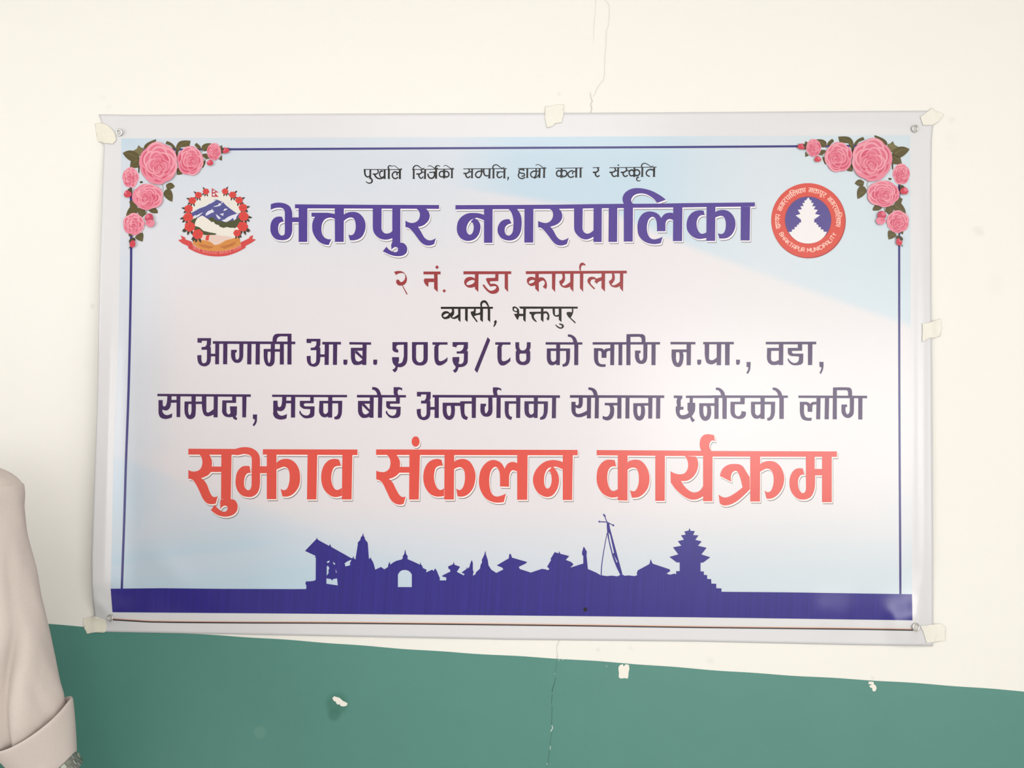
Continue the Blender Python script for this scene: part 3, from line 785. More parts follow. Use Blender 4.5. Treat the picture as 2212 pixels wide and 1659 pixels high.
SKY = """
@K1 P 0,985 138,985 150,975 150,930 135,905 145,870 200,870 270,860 290,845 292,515 278,510 290,490 130,415 300,238 305,210 315,240 350,265 490,340 505,312 522,355 815,520 840,525 852,490 862,525 883,545 920,310 915,295 955,250 965,210 985,190 997,143 1005,190 1025,220 1025,240 1065,290 1070,320 1085,535 1100,525 1108,508 1118,535 1145,580 1160,620 1178,695 1265,655 1315,690 1370,655 1370,630 1393,575 1405,620 1480,570~ 1570,545 1590,525 1590,495 1612,460 1628,390 1640,460 1665,495 1660,535 1690,550 1760,580~ 1845,620 1853,578 1862,620 1880,635 1890,670 1945,695 1938,735 2030,695 2050,715 2074,677 2074,1100 0,1100
H 1518,955 1518,770 1560,715~ 1620,700~ 1680,715~ 1725,765 1725,955
H 718,605 755,575 825,545 800,600 805,630 740,645 725,640 735,625
H 450,825 515,835 540,860 550,835 608,825 620,930 450,905
H 455,650 470,635 495,670 480,700 482,745 455,785
H 455,575 490,560 500,575 470,600
H 545,580 580,600 575,625 555,610
H 588,680 605,745 590,735
@K2 P 0,828 25,870 45,920 65,965 65,1000 155,1000 155,960 97,945 105,930 215,875 205,840 190,845 180,805 248,775 262,740 272,780 350,808 305,880 400,930 415,912 370,890 440,840 448,808 455,835 480,815 495,760 515,712 530,755 530,850 540,880 530,935 565,915 575,885 630,835 640,780 660,745 655,715 690,640 705,580 715,640 740,715 750,790 790,850 860,895 960,845 940,820 865,790 1035,690 1043,630 1062,628 1080,680 1295,742 1270,765 1175,810 1190,840 1345,890 1500,838 1555,845 1575,855 1600,850 1600,830 1572,810 1630,712 1620,700 1680,603 1735,620 1747,588 1757,625 1885,658 1835,712 1910,740 1945,775 1900,820 1950,805 2085,762 2095,760 2085,660 2065,640 2065,600 2082,540 2082,1250 0,1250
@K3 P 0,600 10,593 50,660 45,710 65,905 180,955 240,990 330,1005 400,998 480,1008 525,985 545,980 580,1000 640,995 720,1005 760,990 750,970 765,925 930,835 945,767 975,830 1215,910 1222,935 1170,970 1220,985 1280,970 1305,980 1305,935 1355,935 1355,815 1310,812 1210,735 1335,700 1260,600 1378,578 1328,515 1415,492 1372,432 1440,422 1420,378 1480,365 1495,330 1508,368 1568,372 1545,428 1620,432 1575,495 1665,517 1612,578 1733,607 1660,700 1785,740 1690,812 1648,820 1648,938 1695,940 1695,988 1740,990 1742,1045 1797,1047 1800,1110 1868,1112 1870,1175 1942,1178 1943,1228 1943,1320 0,1320
P 330,240 365,262 375,330 550,975 520,990 470,890 415,750 375,600 340,440 330,300
H 352,385 378,430 432,680 415,690 368,500
H 425,705 482,805 470,815
S 10:14 335,400 290,640 258,860 252,990; S 14 222,240 330,245; S 12 330,245 400,280 425,298; S 22 282,135 310,170; S 12 300,160 320,215 335,245; S 26 215,238 232,240; S 24 412,285 432,298
"""
# ------------------------------------------------------------------ materials
def wall_material():
    m = bpy.data.materials.new('wall_paint')
    m.use_nodes = True
    nt = m.node_tree
    L = nt.links
    b = nt.nodes['Principled BSDF']
    b.inputs['Roughness'].default_value = 0.62
    b.inputs['Specular IOR Level'].default_value = 0.35
    tc = nt.nodes.new('ShaderNodeTexCoord')
    n = nt.nodes.new('ShaderNodeTexNoise')
    n.inputs['Scale'].default_value = 2.2
    n.inputs['Detail'].default_value = 5
    L.new(tc.outputs['Object'], n.inputs['Vector'])
    mx = nt.nodes.new('ShaderNodeMix')
    mx.data_type = 'RGBA'
    mx.inputs[6].default_value = (0.785, 0.768, 0.720, 1)
    mx.inputs[7].default_value = (0.810, 0.795, 0.750, 1)
    L.new(n.outputs['Fac'], mx.inputs[0])
    cur = mx.outputs[2]
    # faint scuffs and tape marks, each at its own place on the wall
    sp = nt.nodes.new('ShaderNodeTexNoise')
    sp.inputs['Scale'].default_value = 60
    sp.inputs['Detail'].default_value = 3
    L.new(tc.outputs['Object'], sp.inputs['Vector'])
    for px, py, rad, amt in ((2113, 499, 0.016, .17), (2120, 505, 0.009, .12), (2055, 258, 0.012, .14), (199, 662, 0.008, .25), (2150, 615, 0.03, .06), (1292, 1404, 0.007, .2),
                             (1362, 1400, 0.009, .14), (1365, 1452, 0.007, .1), (236, 232, 0.009, .09), (222, 210, 0.010, .08), (1208, 203, 0.006, .2), (298, 1237, 0.012, .10),
                             (1886, 1466, 0.006, .2), (2055, 300, 0.03, .05), (300, 1240, .03, .05), (1300, 1425, 0.006, .1), (1534, 1428, 0.012, .14)):
        p = at(px, py)
        mp = nt.nodes.new('ShaderNodeVectorMath')
        mp.operation = 'DISTANCE'
        mp.inputs[1].default_value = p
        L.new(tc.outputs['Object'], mp.inputs[0])
        ad = nt.nodes.new('ShaderNodeMath')
        ad.operation = 'MULTIPLY_ADD'
        ad.inputs[1].default_value = rad * 1.2
        L.new(sp.outputs['Fac'], ad.inputs[0])
        L.new(mp.outputs['Value'], ad.inputs[2])
        mr = nt.nodes.new('ShaderNodeMapRange')
        mr.interpolation_type = 'SMOOTHSTEP'
        mr.inputs['From Min'].default_value = rad * 0.6
        mr.inputs['From Max'].default_value = rad * 1.7
        mr.inputs['To Min'].default_value = amt
        mr.inputs['To Max'].default_value = 0.0
        L.new(ad.outputs[0], mr.inputs['Value'])
        m2 = nt.nodes.new('ShaderNodeMix')
        m2.data_type = 'RGBA'
        m2.inputs[7].default_value = (0.42, 0.41, 0.36, 1)
        L.new(mr.outputs[0], m2.inputs[0])
        L.new(cur, m2.inputs[6])
        cur = m2.outputs[2]
    L.new(cur, b.inputs['Base Color'])
    n2 = nt.nodes.new('ShaderNodeTexNoise')
    n2.inputs['Scale'].default_value = 9
    n2.inputs['Detail'].default_value = 6
    L.new(tc.outputs['Object'], n2.inputs['Vector'])
    bp = nt.nodes.new('ShaderNodeBump')
    bp.inputs['Distance'].default_value = 0.0012
    L.new(n2.outputs['Fac'], bp.inputs['Height'])
    L.new(bp.outputs['Normal'], b.inputs['Normal'])
    return m


M_WALL = wall_material()


def green_material():
    m = bpy.data.materials.new('green_gloss_paint')
    m.use_nodes = True
    nt = m.node_tree
    L = nt.links
    b = nt.nodes['Principled BSDF']
    b.inputs['Roughness'].default_value = 0.38
    b.inputs['Specular IOR Level'].default_value = 0.55
    tc = nt.nodes.new('ShaderNodeTexCoord')
    n = nt.nodes.new('ShaderNodeTexNoise')
    n.inputs['Scale'].default_value = 6
    n.inputs['Detail'].default_value = 6
    L.new(tc.outputs['Object'], n.inputs['Vector'])
    mx = nt.nodes.new('ShaderNodeMix')
    mx.data_type = 'RGBA'
    mx.inputs[6].default_value = (0.072, 0.222, 0.184, 1)
    mx.inputs[7].default_value = (0.082, 0.244, 0.203, 1)
    L.new(n.outputs['Fac'], mx.inputs[0])
    cur = mx.outputs[2]
    # the square where a peeled sticker kept the paint darker, and a pale scuff
    for px, py, rad, col, amt in ((728, 1520, 0.024, (0.040, 0.160, 0.122, 1), .8), (722, 1543, 0.014, (0.036, 0.150, 0.118, 1), .7), (562, 1582, 0.014, (0.2, 0.36, 0.30, 1), .22)):
        p = at(px, py)
        mp = nt.nodes.new('ShaderNodeVectorMath')
        mp.operation = 'DISTANCE'
        mp.inputs[1].default_value = p
        L.new(tc.outputs['Object'], mp.inputs[0])
        mr = nt.nodes.new('ShaderNodeMapRange')
        mr.interpolation_type = 'SMOOTHSTEP'
        mr.inputs['From Min'].default_value = rad * 0.6
        mr.inputs['From Max'].default_value = rad * 1.3
        mr.inputs['To Min'].default_value = amt
        mr.inputs['To Max'].default_value = 0.0
        L.new(mp.outputs['Value'], mr.inputs['Value'])
        m2 = nt.nodes.new('ShaderNodeMix')
        m2.data_type = 'RGBA'
        m2.inputs[7].default_value = col
        L.new(mr.outputs[0], m2.inputs[0])
        L.new(cur, m2.inputs[6])
        cur = m2.outputs[2]
    L.new(cur, b.inputs['Base Color'])
    n2 = nt.nodes.new('ShaderNodeTexNoise')
    n2.inputs['Scale'].default_value = 14
    n2.inputs['Detail'].default_value = 7
    L.new(tc.outputs['Object'], n2.inputs['Vector'])
    bp = nt.nodes.new('ShaderNodeBump')
    bp.inputs['Distance'].default_value = 0.0010
    L.new(n2.outputs['Fac'], bp.inputs['Height'])
    L.new(bp.outputs['Normal'], b.inputs['Normal'])
    return m


M_GREEN = green_material()
M_CEIL = mat('ceiling_paint', (0.82, 0.80, 0.76, 1), 0.8)
M_FLOOR = mat('floor_concrete', (0.48, 0.46, 0.43, 1), 0.5, noise=0.15, nscale=4, bump=0.001)
M_WOODW = mat('window_frame_paint', (0.30, 0.24, 0.18, 1), 0.45, noise=0.1, nscale=15)
M_CHIP = mat('bare_plaster', (0.80, 0.77, 0.70, 1), 0.85, noise=0.05, nscale=120, bump=0.0004, bscale=300)
M_CRACKL = mat('crack_in_cream_paint', (0.50, 0.48, 0.42, 1), 0.9)
M_CRACKF = mat('crack_faint', (0.66, 0.63, 0.57, 1), 0.9)
M_CRACKD = mat('crack_in_green_paint', (0.03, 0.09, 0.07, 1), 0.9)
M_CRACKM = mat('crack_green_shallow', (0.045, 0.14, 0.11, 1), 0.9)

# ------------------------------------------------------------------ the room
wb = struct(boxes('wall_back', [((RX0 - .15, 0, -0.02), (RX1 + .15, .15, RZ1 + .1))], M_WALL))
struct(boxes('wall_left', [((RX0 - .15, RY0, -0.02), (RX0, -3.0, RZ1 + .1)), ((RX0 - .15, -1.0, -0.02), (RX0, -0.0005, RZ1 + .1)),
                           ((RX0 - .15, -3.0, -0.02), (RX0, -1.0, 1.0)), ((RX0 - .15, -3.0, 2.3), (RX0, -1.0, RZ1 + .1))], M_WALL))
struct(boxes('floor', [((RX0 - .15, RY0 - .15, -0.15), (RX1 + .15, .15, -0.02))], M_FLOOR))
struct(boxes('ceiling', [((RX0 - .15, RY0 - .15, RZ1 + .1), (RX1 + .15, .15, RZ1 + .2))], M_CEIL))
# right wall with a window opening, front wall (behind the camera) with a wide one
wy0, wy1, wz0, wz1 = -4.9, -2.5, 1.0, 2.3
struct(boxes('wall_right', [((RX1, RY0, -0.02), (RX1 + .15, wy0, RZ1 + .1)), ((RX1, wy1, -0.02), (RX1 + .15, -0.0005, RZ1 + .1)),
                            ((RX1, wy0, -0.02), (RX1 + .15, wy1, wz0)), ((RX1, wy0, wz1), (RX1 + .15, wy1, RZ1 + .1))], M_WALL))
fx0, fx1 = 0.9, 2.6
struct(boxes('wall_front', [((RX0 - .15, RY0 - .15, -0.02), (fx0, RY0 - .0005, RZ1 + .1)), ((fx1, RY0 - .15, -0.02), (RX1 + .15, RY0 - .0005, RZ1 + .1)),
                            ((fx0, RY0 - .15, -0.02), (fx1, RY0 - .0005, wz0)), ((fx0, RY0 - .15, wz1), (fx1, RY0 - .0005, RZ1 + .1))], M_WALL))
fr = []
for y in (wy0, (wy0 + wy1) / 2 - .02, wy1 - .04):
    fr.append(((RX1 + .05, y, wz0), (RX1 + .10, y + .04, wz1)))
for z in (wz0, wz1 - .04):
    fr.append(((RX1 + .05, wy0, z), (RX1 + .10, wy1, z + .04)))
struct(boxes('window_1', fr, M_WOODW))
fr = []
for x in (fx0, fx0 + .83, fx1 - .04):
    fr.append(((x, RY0 - .10, wz0), (x + .04, RY0 - .05, wz1)))
for z in (wz0, wz1 - .04):
    fr.append(((fx0, RY0 - .10, z), (fx1, RY0 - .05, z + .04)))
struct(boxes('window_2', fr, M_WOODW))

fr = []
for y in (-3.0, -2.02, -1.04):
    fr.append(((RX0 - .10, y, wz0), (RX0 - .05, y + .04, wz1)))
for z in (wz0, wz1 - .04):
    fr.append(((RX0 - .10, -3.0, z), (RX0 - .05, -1.0, z + .04)))
struct(boxes('fill_window', fr, M_WOODW))  # frame of the unseen left opening, added to let in fill light

# green dado: a coat of paint with a hand-cut upper edge, half a millimetre proud
z_line = at(1106, 1416.8).z
zl, zr = at(95, 1347).z, at(2212, 1493).z
xl, xr = at(95, 1347).x, at(2212, 1493).x


def zedge(x):
    t = (x - xl) / (xr - xl)
    return zl + (zr - zl) * t + 0.0011 * math.sin(x * 9.0) + 0.0005 * math.sin(x * 37 + 1)


V, F = [], []
N = 240
for i in range(N + 1):
    x = RX0 + (RX1 - RX0) * i / N
    z = zedge(x)
    V += [(x, -0.0006, 0.0), (x, -0.0006, z - 0.0004), (x, 0.0, z)]
for i in range(N):
    a = i * 3
    F += [(a, a + 3, a + 4, a + 1), (a + 1, a + 4, a + 5, a + 2)]
dado = link_mesh('dado_paint', V, F, M_GREEN, wb)
dado['label'] = 'green painted lower part of the wall'

# cracks and chipped paint
cream_top = parse("""@W1 S 3:4 920,0 965,50 975,120 965,300 940,380 935,560 920,700 918,880 905,960; S 4:6 905,960 870,995 830,1050 805,1120 780,1150""")
cream_top2 = parse("""@W1 S 3:7 745,1100 755,1160 772,1212; S 6 772,1212 753,1245 765,1300 748,1350""")
faint = parse("""@W1 S 3:2 815,0 805,150 790,350 790,500""")
cream_low = parse("""@W2 S 4:6 392,74 372,120 362,150; S 3 362,150 360,210 372,262; S 6 372,262 355,310""")
green_dark = parse("""@W2 S 4:6 353,535 335,580 322,640; S 7 322,640 305,680 302,715; S 5 303,750 298,800 296,860; S 4:3 300,885 300,950 299,1000; S 4 300,1000 298,1050 295,1125; S 3 285,1290 278,1340; S 4 268,1440 262,1480 250,1590""")
green_soft = parse("""@W2 S 3 355,330 352,400 340,480; S 3 300,1210 285,1290; S 3 278,1340 275,1395; S 3 250,1590 240,1659""")
flecks = parse("""@W2 S 6:9 298,1130 308,1160 300,1180 284,1205; S 6:4 275,1385 282,1410 276,1432; S 5 243,1600 240,1620; S 4 972,402 986,390; S 3:5 380,330 396,318; S 4 425,320 445,312; S 3 330,488 345,492""")
print_mesh('crack', [(cream_top, M_CRACKF, (0, 0)), (cream_top2, M_CRACKL, (0, 0))], wb, wall=True, lift=0.0009)['label'] = 'fine crack above the banner'
print_mesh('crack', [(faint, M_CRACKF, (0, 0))], wb, wall=True, lift=0.0009)
print_mesh('crack', [(cream_low, M_CRACKL, (0, 0)), (green_dark, M_CRACKD, (0, 0)), (green_soft, M_CRACKM, (0, 0)), (flecks, M_CHIP, (0, 0))], wb, wall=True, lift=0.0009)['label'] = 'crack running down through the green paint'
CH = [
    """@W2 P 1125,440 1130,400~ 1150,380 1180,372 1190,400 1212,374 1245,376 1256,390~ 1259,440 1250,470 1248,520 1238,552 1200,543 1150,548~ 1128,530 1131,480""",
    """@W3 P 740,490 790,437~ 830,448 880,460 930,475~ 1020,555 1150,620 1150,660~ 1120,700 1020,714~ 960,690 930,652 890,662~ 850,630 830,578 790,570~""",
    """@W4 P 840,575 960,585 975,650 1010,670~ 1032,730~ 1020,780 990,812~ 950,805~ 930,770 935,735 890,720~ 863,690~ 880,665 930,657 880,640 832,637 850,600""",
]
for c in CH:
    print_mesh('paint_chip', [(parse(c), M_CHIP, (0, 0))], wb, wall=True, lift=0.0009)

# ------------------------------------------------------------------ the banner
bc = at(1106, 830)
banner = thing('banner', 'large white printed vinyl banner with red and purple lettering taped to the wall', 'banner', (bc.x, 0, bc.z))


def vinyl(name, color, rough=0.26, spec=0.5, streak=0.0, weave=True, attr=None):
    if name in MATS:
        return MATS[name]
    m = bpy.data.materials.new(name)
    m.use_nodes = True
    nt = m.node_tree
    L = nt.links
    b = nt.nodes['Principled BSDF']
    b.inputs['Roughness'].default_value = rough
    b.inputs['Specular IOR Level'].default_value = spec
    tc = nt.nodes.new('ShaderNodeTexCoord')
    if attr:
        at_ = nt.nodes.new('ShaderNodeAttribute')
        at_.attribute_name = attr
        L.new(at_.outputs['Color'], b.inputs['Base Color'])
    elif streak:
        mp = nt.nodes.new('ShaderNodeMapping')
        mp.inputs['Scale'].default_value = (150, 1, 1.5)
        L.new(tc.outputs['Object'], mp.inputs['Vector'])
        n = nt.nodes.new('ShaderNodeTexNoise')
        n.inputs['Scale'].default_value = 1.0
        n.inputs['Detail'].default_value = 3
        L.new(mp.outputs[0], n.inputs['Vector'])
        mx = nt.nodes.new('ShaderNodeMix')
        mx.data_type = 'RGBA'
        mx.inputs[6].default_value = tuple(c * (1 - streak) for c in color[:3]) + (1,)
        mx.inputs[7].default_value = tuple(min(1, c * (1 + streak)) for c in color[:3]) + (1,)
        L.new(n.outputs['Fac'], mx.inputs[0])
        L.new(mx.outputs[2], b.inputs['Base Color'])
    else:
        b.inputs['Base Color'].default_value = color
    if weave:
        # scrim of the vinyl showing through as a very fine vertical ribbing
        wv = nt.nodes.new('ShaderNodeTexWave')
        wv.inputs['Scale'].default_value = 95
        wv.inputs['Distortion'].default_value = 0.3
        L.new(tc.outputs['Object'], wv.inputs['Vector'])
        bp = nt.nodes.new('ShaderNodeBump')
        bp.inputs['Distance'].default_value = 0.00001
        bp.inputs['Strength'].default_value = 0.6
        L.new(wv.outputs['Fac'], bp.inputs['Height'])
        L.new(bp.outputs['Normal'], b.inputs['Normal'])
    MATS[name] = m
    return m


K = 0.80
M_VINYL = vinyl('white_vinyl', (0.655, 0.655, 0.675, 1))
M_FIELD = vinyl('printed_field', None, attr='print')
M_PURPLE = vinyl('ink_purple', rgb(80, 58, 150, K), streak=0.10)
M_RED = vinyl('ink_red', rgb(232, 84, 72, K), streak=0.04)
M_PLUM = vinyl('ink_plum', rgb(62, 28, 88, K), streak=0.08)
M_MAROON = vinyl('ink_maroon', rgb(158, 52, 58, K), streak=0.04)
M_BLACK = vinyl('ink_black', rgb(16, 6, 10, K))
M_BLACKB = vinyl('ink_blue_black', rgb(8, 8, 16, K))
M_INDIGO = vinyl('ink_indigo', rgb(50, 42, 140, K), streak=0.30)
M_FRAME = vinyl('ink_frame_line', rgb(58, 54, 130, K))
M_KEY = vinyl('ink_white_outline', (0.77, 0.74, 0.78, 1))
M_KEYR = vinyl('ink_pink_outline', (0.80, 0.73, 0.72, 1))
M_DROP = vinyl('ink_drop_shadow', rgb(122, 116, 122, K))
M_DROPR = vinyl('ink_drop_shadow_brown', rgb(118, 100, 96, K))

# outline of the sheet and of the printed field, as polylines down the sides and along top and bottom
LEFT = [(247, 213), (262, 219), (300, 225), (360, 222.5), (560, 216), (700, 213), (880, 210), (1000, 205), (1120, 200), (1200, 197.5), (1260, 197.5), (1300, 200), (1330, 204), (1365, 205)]
PL = [(299, 262), (560, 259), (700, 256.5), (850, 251), (1000, 245), (1120, 242.5), (1200, 241), (1272, 239), (1323, 243)]
PR = [(292, 1966), (640, 1967), (900, 1968.5), (1284, 1970), (1340, 1971)]
RIGHT = [(239, 2019), (300, 2013), (360, 2012), (640, 2012), (830, 2014), (1220, 2016), (1340, 2016), (1396, 2015)]
TOP = [(213, 247), (300, 248), (700, 245.5), (1140, 244), (1400, 243), (1750, 240.5), (2019, 239)]
PT = [(262, 299), (700, 297), (1200, 295.5), (1966, 292)]
PB = [(243, 1323), (480, 1324.5), (700, 1326), (1100, 1329.5), (1500, 1333.5), (1860, 1338.5), (1971, 1340.5)]
BOT = [(205, 1364.5), (490, 1370), (700, 1374), (1100, 1382), (1500, 1386), (1860, 1394), (2015, 1396)]


def interp(tab, k):
    if k <= tab[0][0]:
        return tab[0][1]
    for (a, va), (b, vb) in zip(tab, tab[1:]):
        if k <= b:
            t = (k - a) / (b - a)
            return va + (vb - va) * t
    return tab[-1][1]


def border_pt(u, v):
    """u, v in 0..3: 0-1 left/top margin, 1-2 printed field, 2-3 right/bottom margin"""
    # iterate because the side tables run over y and the top/bottom tables over x
    y = 247 + (1380 - 247) * v / 3
    x = 1100
    for _ in range(6):
        xs = (interp(LEFT, y), interp(PL, y), interp(PR, y), interp(RIGHT, y))
        i = min(2, int(u))
        x = xs[i] + (xs[i + 1] - xs[i]) * (u - i)
        ys = (interp(TOP, x), interp(PT, x), interp(PB, x), interp(BOT, x))
        j = min(2, int(v))
        y = ys[j] + (ys[j + 1] - ys[j]) * (v - j)
    return x, y


def field_color(x, y):
    """the printed backdrop: pale blue with broad white-pink sweeps"""
    blue = Vector((0.440, 0.580, 0.690))
    white = Vector((0.670, 0.635, 0.665))
    s = 0.0        # amount of blue
    # blue along the top, with a swoosh edge that falls to the right
    edge = 430 + 290 * ((x - 1300) / 670.0) if x > 1300 else 430 - 30 * math.cos((1300 - x) / 260.0) + 30 - 45 * bsm(1300, 1000, x) * 0 - 40 * (1 - bsm(900, 1300, x))
    edge += 22 * math.sin((x - 1000) / 260.0)
    above = 1 - bsm(edge - 14, edge + 10, y)
    topf = (1 - bsm(300, 640, y)) * 0.62 if x < 1050 else 0.55
    s = max(s, above * (0.34 + 0.55 * bsm(900, 1150, x) * (1 - bsm(1350, 1700, x)) + 0.22 * bsm(1500, 1900, x)))
    s = max(s, (1 - bsm(290, 700, y)) * 0.50 * (1 - bsm(900, 1300, x)))
    s = max(s, 0.85 * (1 - bsm(262, 470, x)) * (1 - bsm(290, 420, y)))
    # bottom: blue rising from the horizon of the skyline
    s = max(s, bsm(1030, 1275, y) * (0.92 - 0.30 * bsm(500, 1300, x)))
    # left edge
    s = max(s, 0.60 * (1 - bsm(250, 420, x)) * bsm(420, 560, y) * 0.7 + 0.25 * (1 - bsm(250, 420, x)) * bsm(900, 1150, y))
    # right edge
    s = max(s, 0.34 * bsm(1800, 1960, x) * bsm(900, 1200, y))
    # translucent sweeps, lower left
    e1 = 985 + 0.36 * (x - 262)
    s += 0.16 * bsm(e1 - 8, e1 + 14, y) * (1 - bsm(e1 + 60, e1 + 190, y)) * (1 - bsm(520, 760, x))
    s -= 0.10 * (1 - bsm(e1 - 12, e1 + 26, y)) * bsm(950, 1000, y)
    e2 = 1215 - 0.12 * (x - 262)
    s += 0.16 * bsm(e2 + 10, e2 - 4, y) * 0 + 0.14 * bsm(e2 - 60, e2, y) * (1 - bsm(e2, e2 + 8, y)) * (1 - bsm(500, 700, x))
    s -= 0.10 * gau((y - e2 - 30) / 30.0, 1.0) * (1 - bsm(520, 700, x))
    s = max(0.0, min(1.0, s))
    c = white.lerp(blue, s)
    g = 0.04 * bsm(1100, 1900, x)
    return (min(1, c.x + g * .5), min(1, c.y + g), min(1, c.z + g * .6), 1.0)


def steps(n0, n1, n2):
    return [i / n0 for i in range(n0)] + [1 + i / n1 for i in range(n1)] + [2 + i / n2 for i in range(n2)] + [3.0]


US, VS = steps(8, 210, 8), steps(8, 124, 8)
GP = [[border_pt(u, v) for u in US] for v in VS]
NU, NV = len(US), len(VS)
V = [at(x, y, -hgt(x, y)) for row in GP for x, y in row]
F = [(j * NU + i, (j + 1) * NU + i, (j + 1) * NU + i + 1, j * NU + i + 1) for j in range(NV - 1) for i in range(NU - 1)]
# back skin and rim
nb = len(V)
V += [Vector((p.x, min(-0.0007, p.y + 0.0005), p.z)) for p in V]
F += [(nb + f[3], nb + f[2], nb + f[1], nb + f[0]) for f in list(F)]
rim = [i for i in range(NU)] + [j * NU + NU - 1 for j in range(1, NV)] + [(NV - 1) * NU + i for i in range(NU - 2, -1, -1)] + [j * NU for j in range(NV - 2, 0, -1)]
for k in range(len(rim)):
    a, b = rim[k], rim[(k + 1) % len(rim)]
    F.append((a, b, nb + b, nb + a))
link_mesh('vinyl_sheet', V, F, M_VINYL, banner, smooth=True)

i0, i1, j0, j1 = 8, 8 + 210, 8, 8 + 124
V, C = [], []
for j in range(j0, j1 + 1):
    for i in range(i0, i1 + 1):
        x, y = GP[j][i]
        V.append(at(x, y, -(hgt(x, y) + 0.00012)))
        C.append(field_color(x, y))
n = i1 - i0 + 1
F = [(j * n + i, (j + 1) * n + i, (j + 1) * n + i + 1, j * n + i + 1) for j in range(j1 - j0) for i in range(n - 1)]
fo = link_mesh('printed_backdrop', V, F, M_FIELD, banner, smooth=True)
ca = fo.data.color_attributes.new('print', 'FLOAT_COLOR', 'POINT')
ca.data.foreach_set('color', [c for q in C for c in q])

Z2 = (0, 0)

# frame line with rounded upper corners
FR = """S 4.6 497,322.5 800,321 1100,319.5 1400,318 1715,316
S 5.2 283,420 283.2,560 281,700 277.5,850 272,1000 268.5,1120 266,1190 263,1274
S 4.6 1942.5,420 1942.5,640 1943,900 1944.8,1220 1945,1284
S 4.8 497,322.5 400,323 325,323.5 300,328 287,342 283,365 283,420; S 4.8 1715,316 1800,315.5 1895,316 1920,320 1934,332 1941,352 1942.5,420"""
print_mesh('frame_line', [(parse(FR), M_FRAME, Z2)], banner)['label'] = 'thin blue frame line round the text'

BAND = parse("""P 239,1271.7 350,1270.6 480,1272 700,1272.8 900,1274 1100,1275 1300,1276.5 1558,1278.3 1700,1279.5 1860,1282 1970,1283.6 1971,1340 1860,1338.5 1500,1333.5 1100,1329.5 700,1326 480,1324.3 243,1322.5""")
print_mesh('skyline_silhouette', [(BAND + parse(SKY), M_INDIGO, Z2)], banner)['label'] = 'indigo skyline of temples above a solid indigo strip'
M_LINED = vinyl('ink_line_dark', rgb(66, 60, 66, K))
M_LINEO = vinyl('ink_line_orange', rgb(238, 190, 165, K))
LN = "244,1338.7 290,1341.5 330,1343.6 500,1345.3 700,1346 900,1347.8 1100,1350 1300,1352.5 1500,1355.3 1700,1357.6 1860,1359.4 1972,1361.3"
print_mesh('bottom_line', [(parse("S 2.2 " + LN), M_LINEO, (0, -2.2)), (parse("S 3.0 " + LN), M_LINED, Z2)], banner)
print_mesh('punched_hole', [(parse("E 1264.5,1316.5,4.2,4.4"), M_BLACK, Z2)], banner, lift=0.0006)


def word(name, key, m, outline=None):
    sh = parse(TXT[key])
    if outline:
        km, dm = outline
        rimq = [q for s in sh for q in expand(s, 0.5)]
        lay = [(sh + rimq, dm, (2.5, 4.1)), (sh + rimq, km, (1.7, 2.7)), (sh, m, Z2)]
    else:
        lay = [(sh, m, Z2)]
    return print_mesh(name, lay, banner)


for k in ('title_a', 'title_b'):
    word('title_word', k, M_PURPLE, (M_KEY, M_DROP))['label'] = 'large purple word with white outline'
for k in ('red_a', 'red_b', 'red_c'):
    word('headline_word', k, M_RED, (M_KEYR, M_DROPR))['label'] = 'large red word with white outline'
for i in range(1, 8):
    word('text_word', 'l6_%d' % i, M_PLUM)
    word('text_word', 'l5_%d' % i, M_PLUM) if 'l5_%d' % i in TXT else None
for i in range(1, 5):
    word('office_word', 'c3_%d' % i, M_MAROON)['label'] = 'dark red word'
for i in (1, 2):
    word('address_word', 'c4_%d' % i, M_BLACK)['label'] = 'small black word'
for i in range(1, 8):
    word('slogan_word', 'c1_%d' % i, M_BLACKB)['label'] = 'thin black word of the top slogan'
# ------------------------------------------------------------------ printed roses in the two upper corners
PK = [vinyl('ink_rose_%d' % i, rgb(*c, K)) for i, c in enumerate([(218, 88, 116), (230, 116, 142), (238, 140, 162), (245, 166, 182), (202, 68, 98)])]
M_BUD = vinyl('ink_bud', rgb(214, 66, 84, K))
M_LEAF = vinyl('ink_leaf', rgb(92, 82, 42, K))
M_LEAFD = vinyl('ink_leaf_dark', rgb(70, 60, 32, K))
M_LEAFL = vinyl('ink_leaf_light', rgb(126, 116, 74, K))


def blob(cx, cy, rx, ry, lobes, amp, ph, n=30):
    out = []
    for i in range(n):
        a = 2 * PI * i / n
        r = 1 - amp + amp * abs(math.cos(lobes * (a + ph) / 2)) * 1.4
        out.append((cx + rx * r * math.cos(a), cy + ry * r * math.sin(a)))
    return out


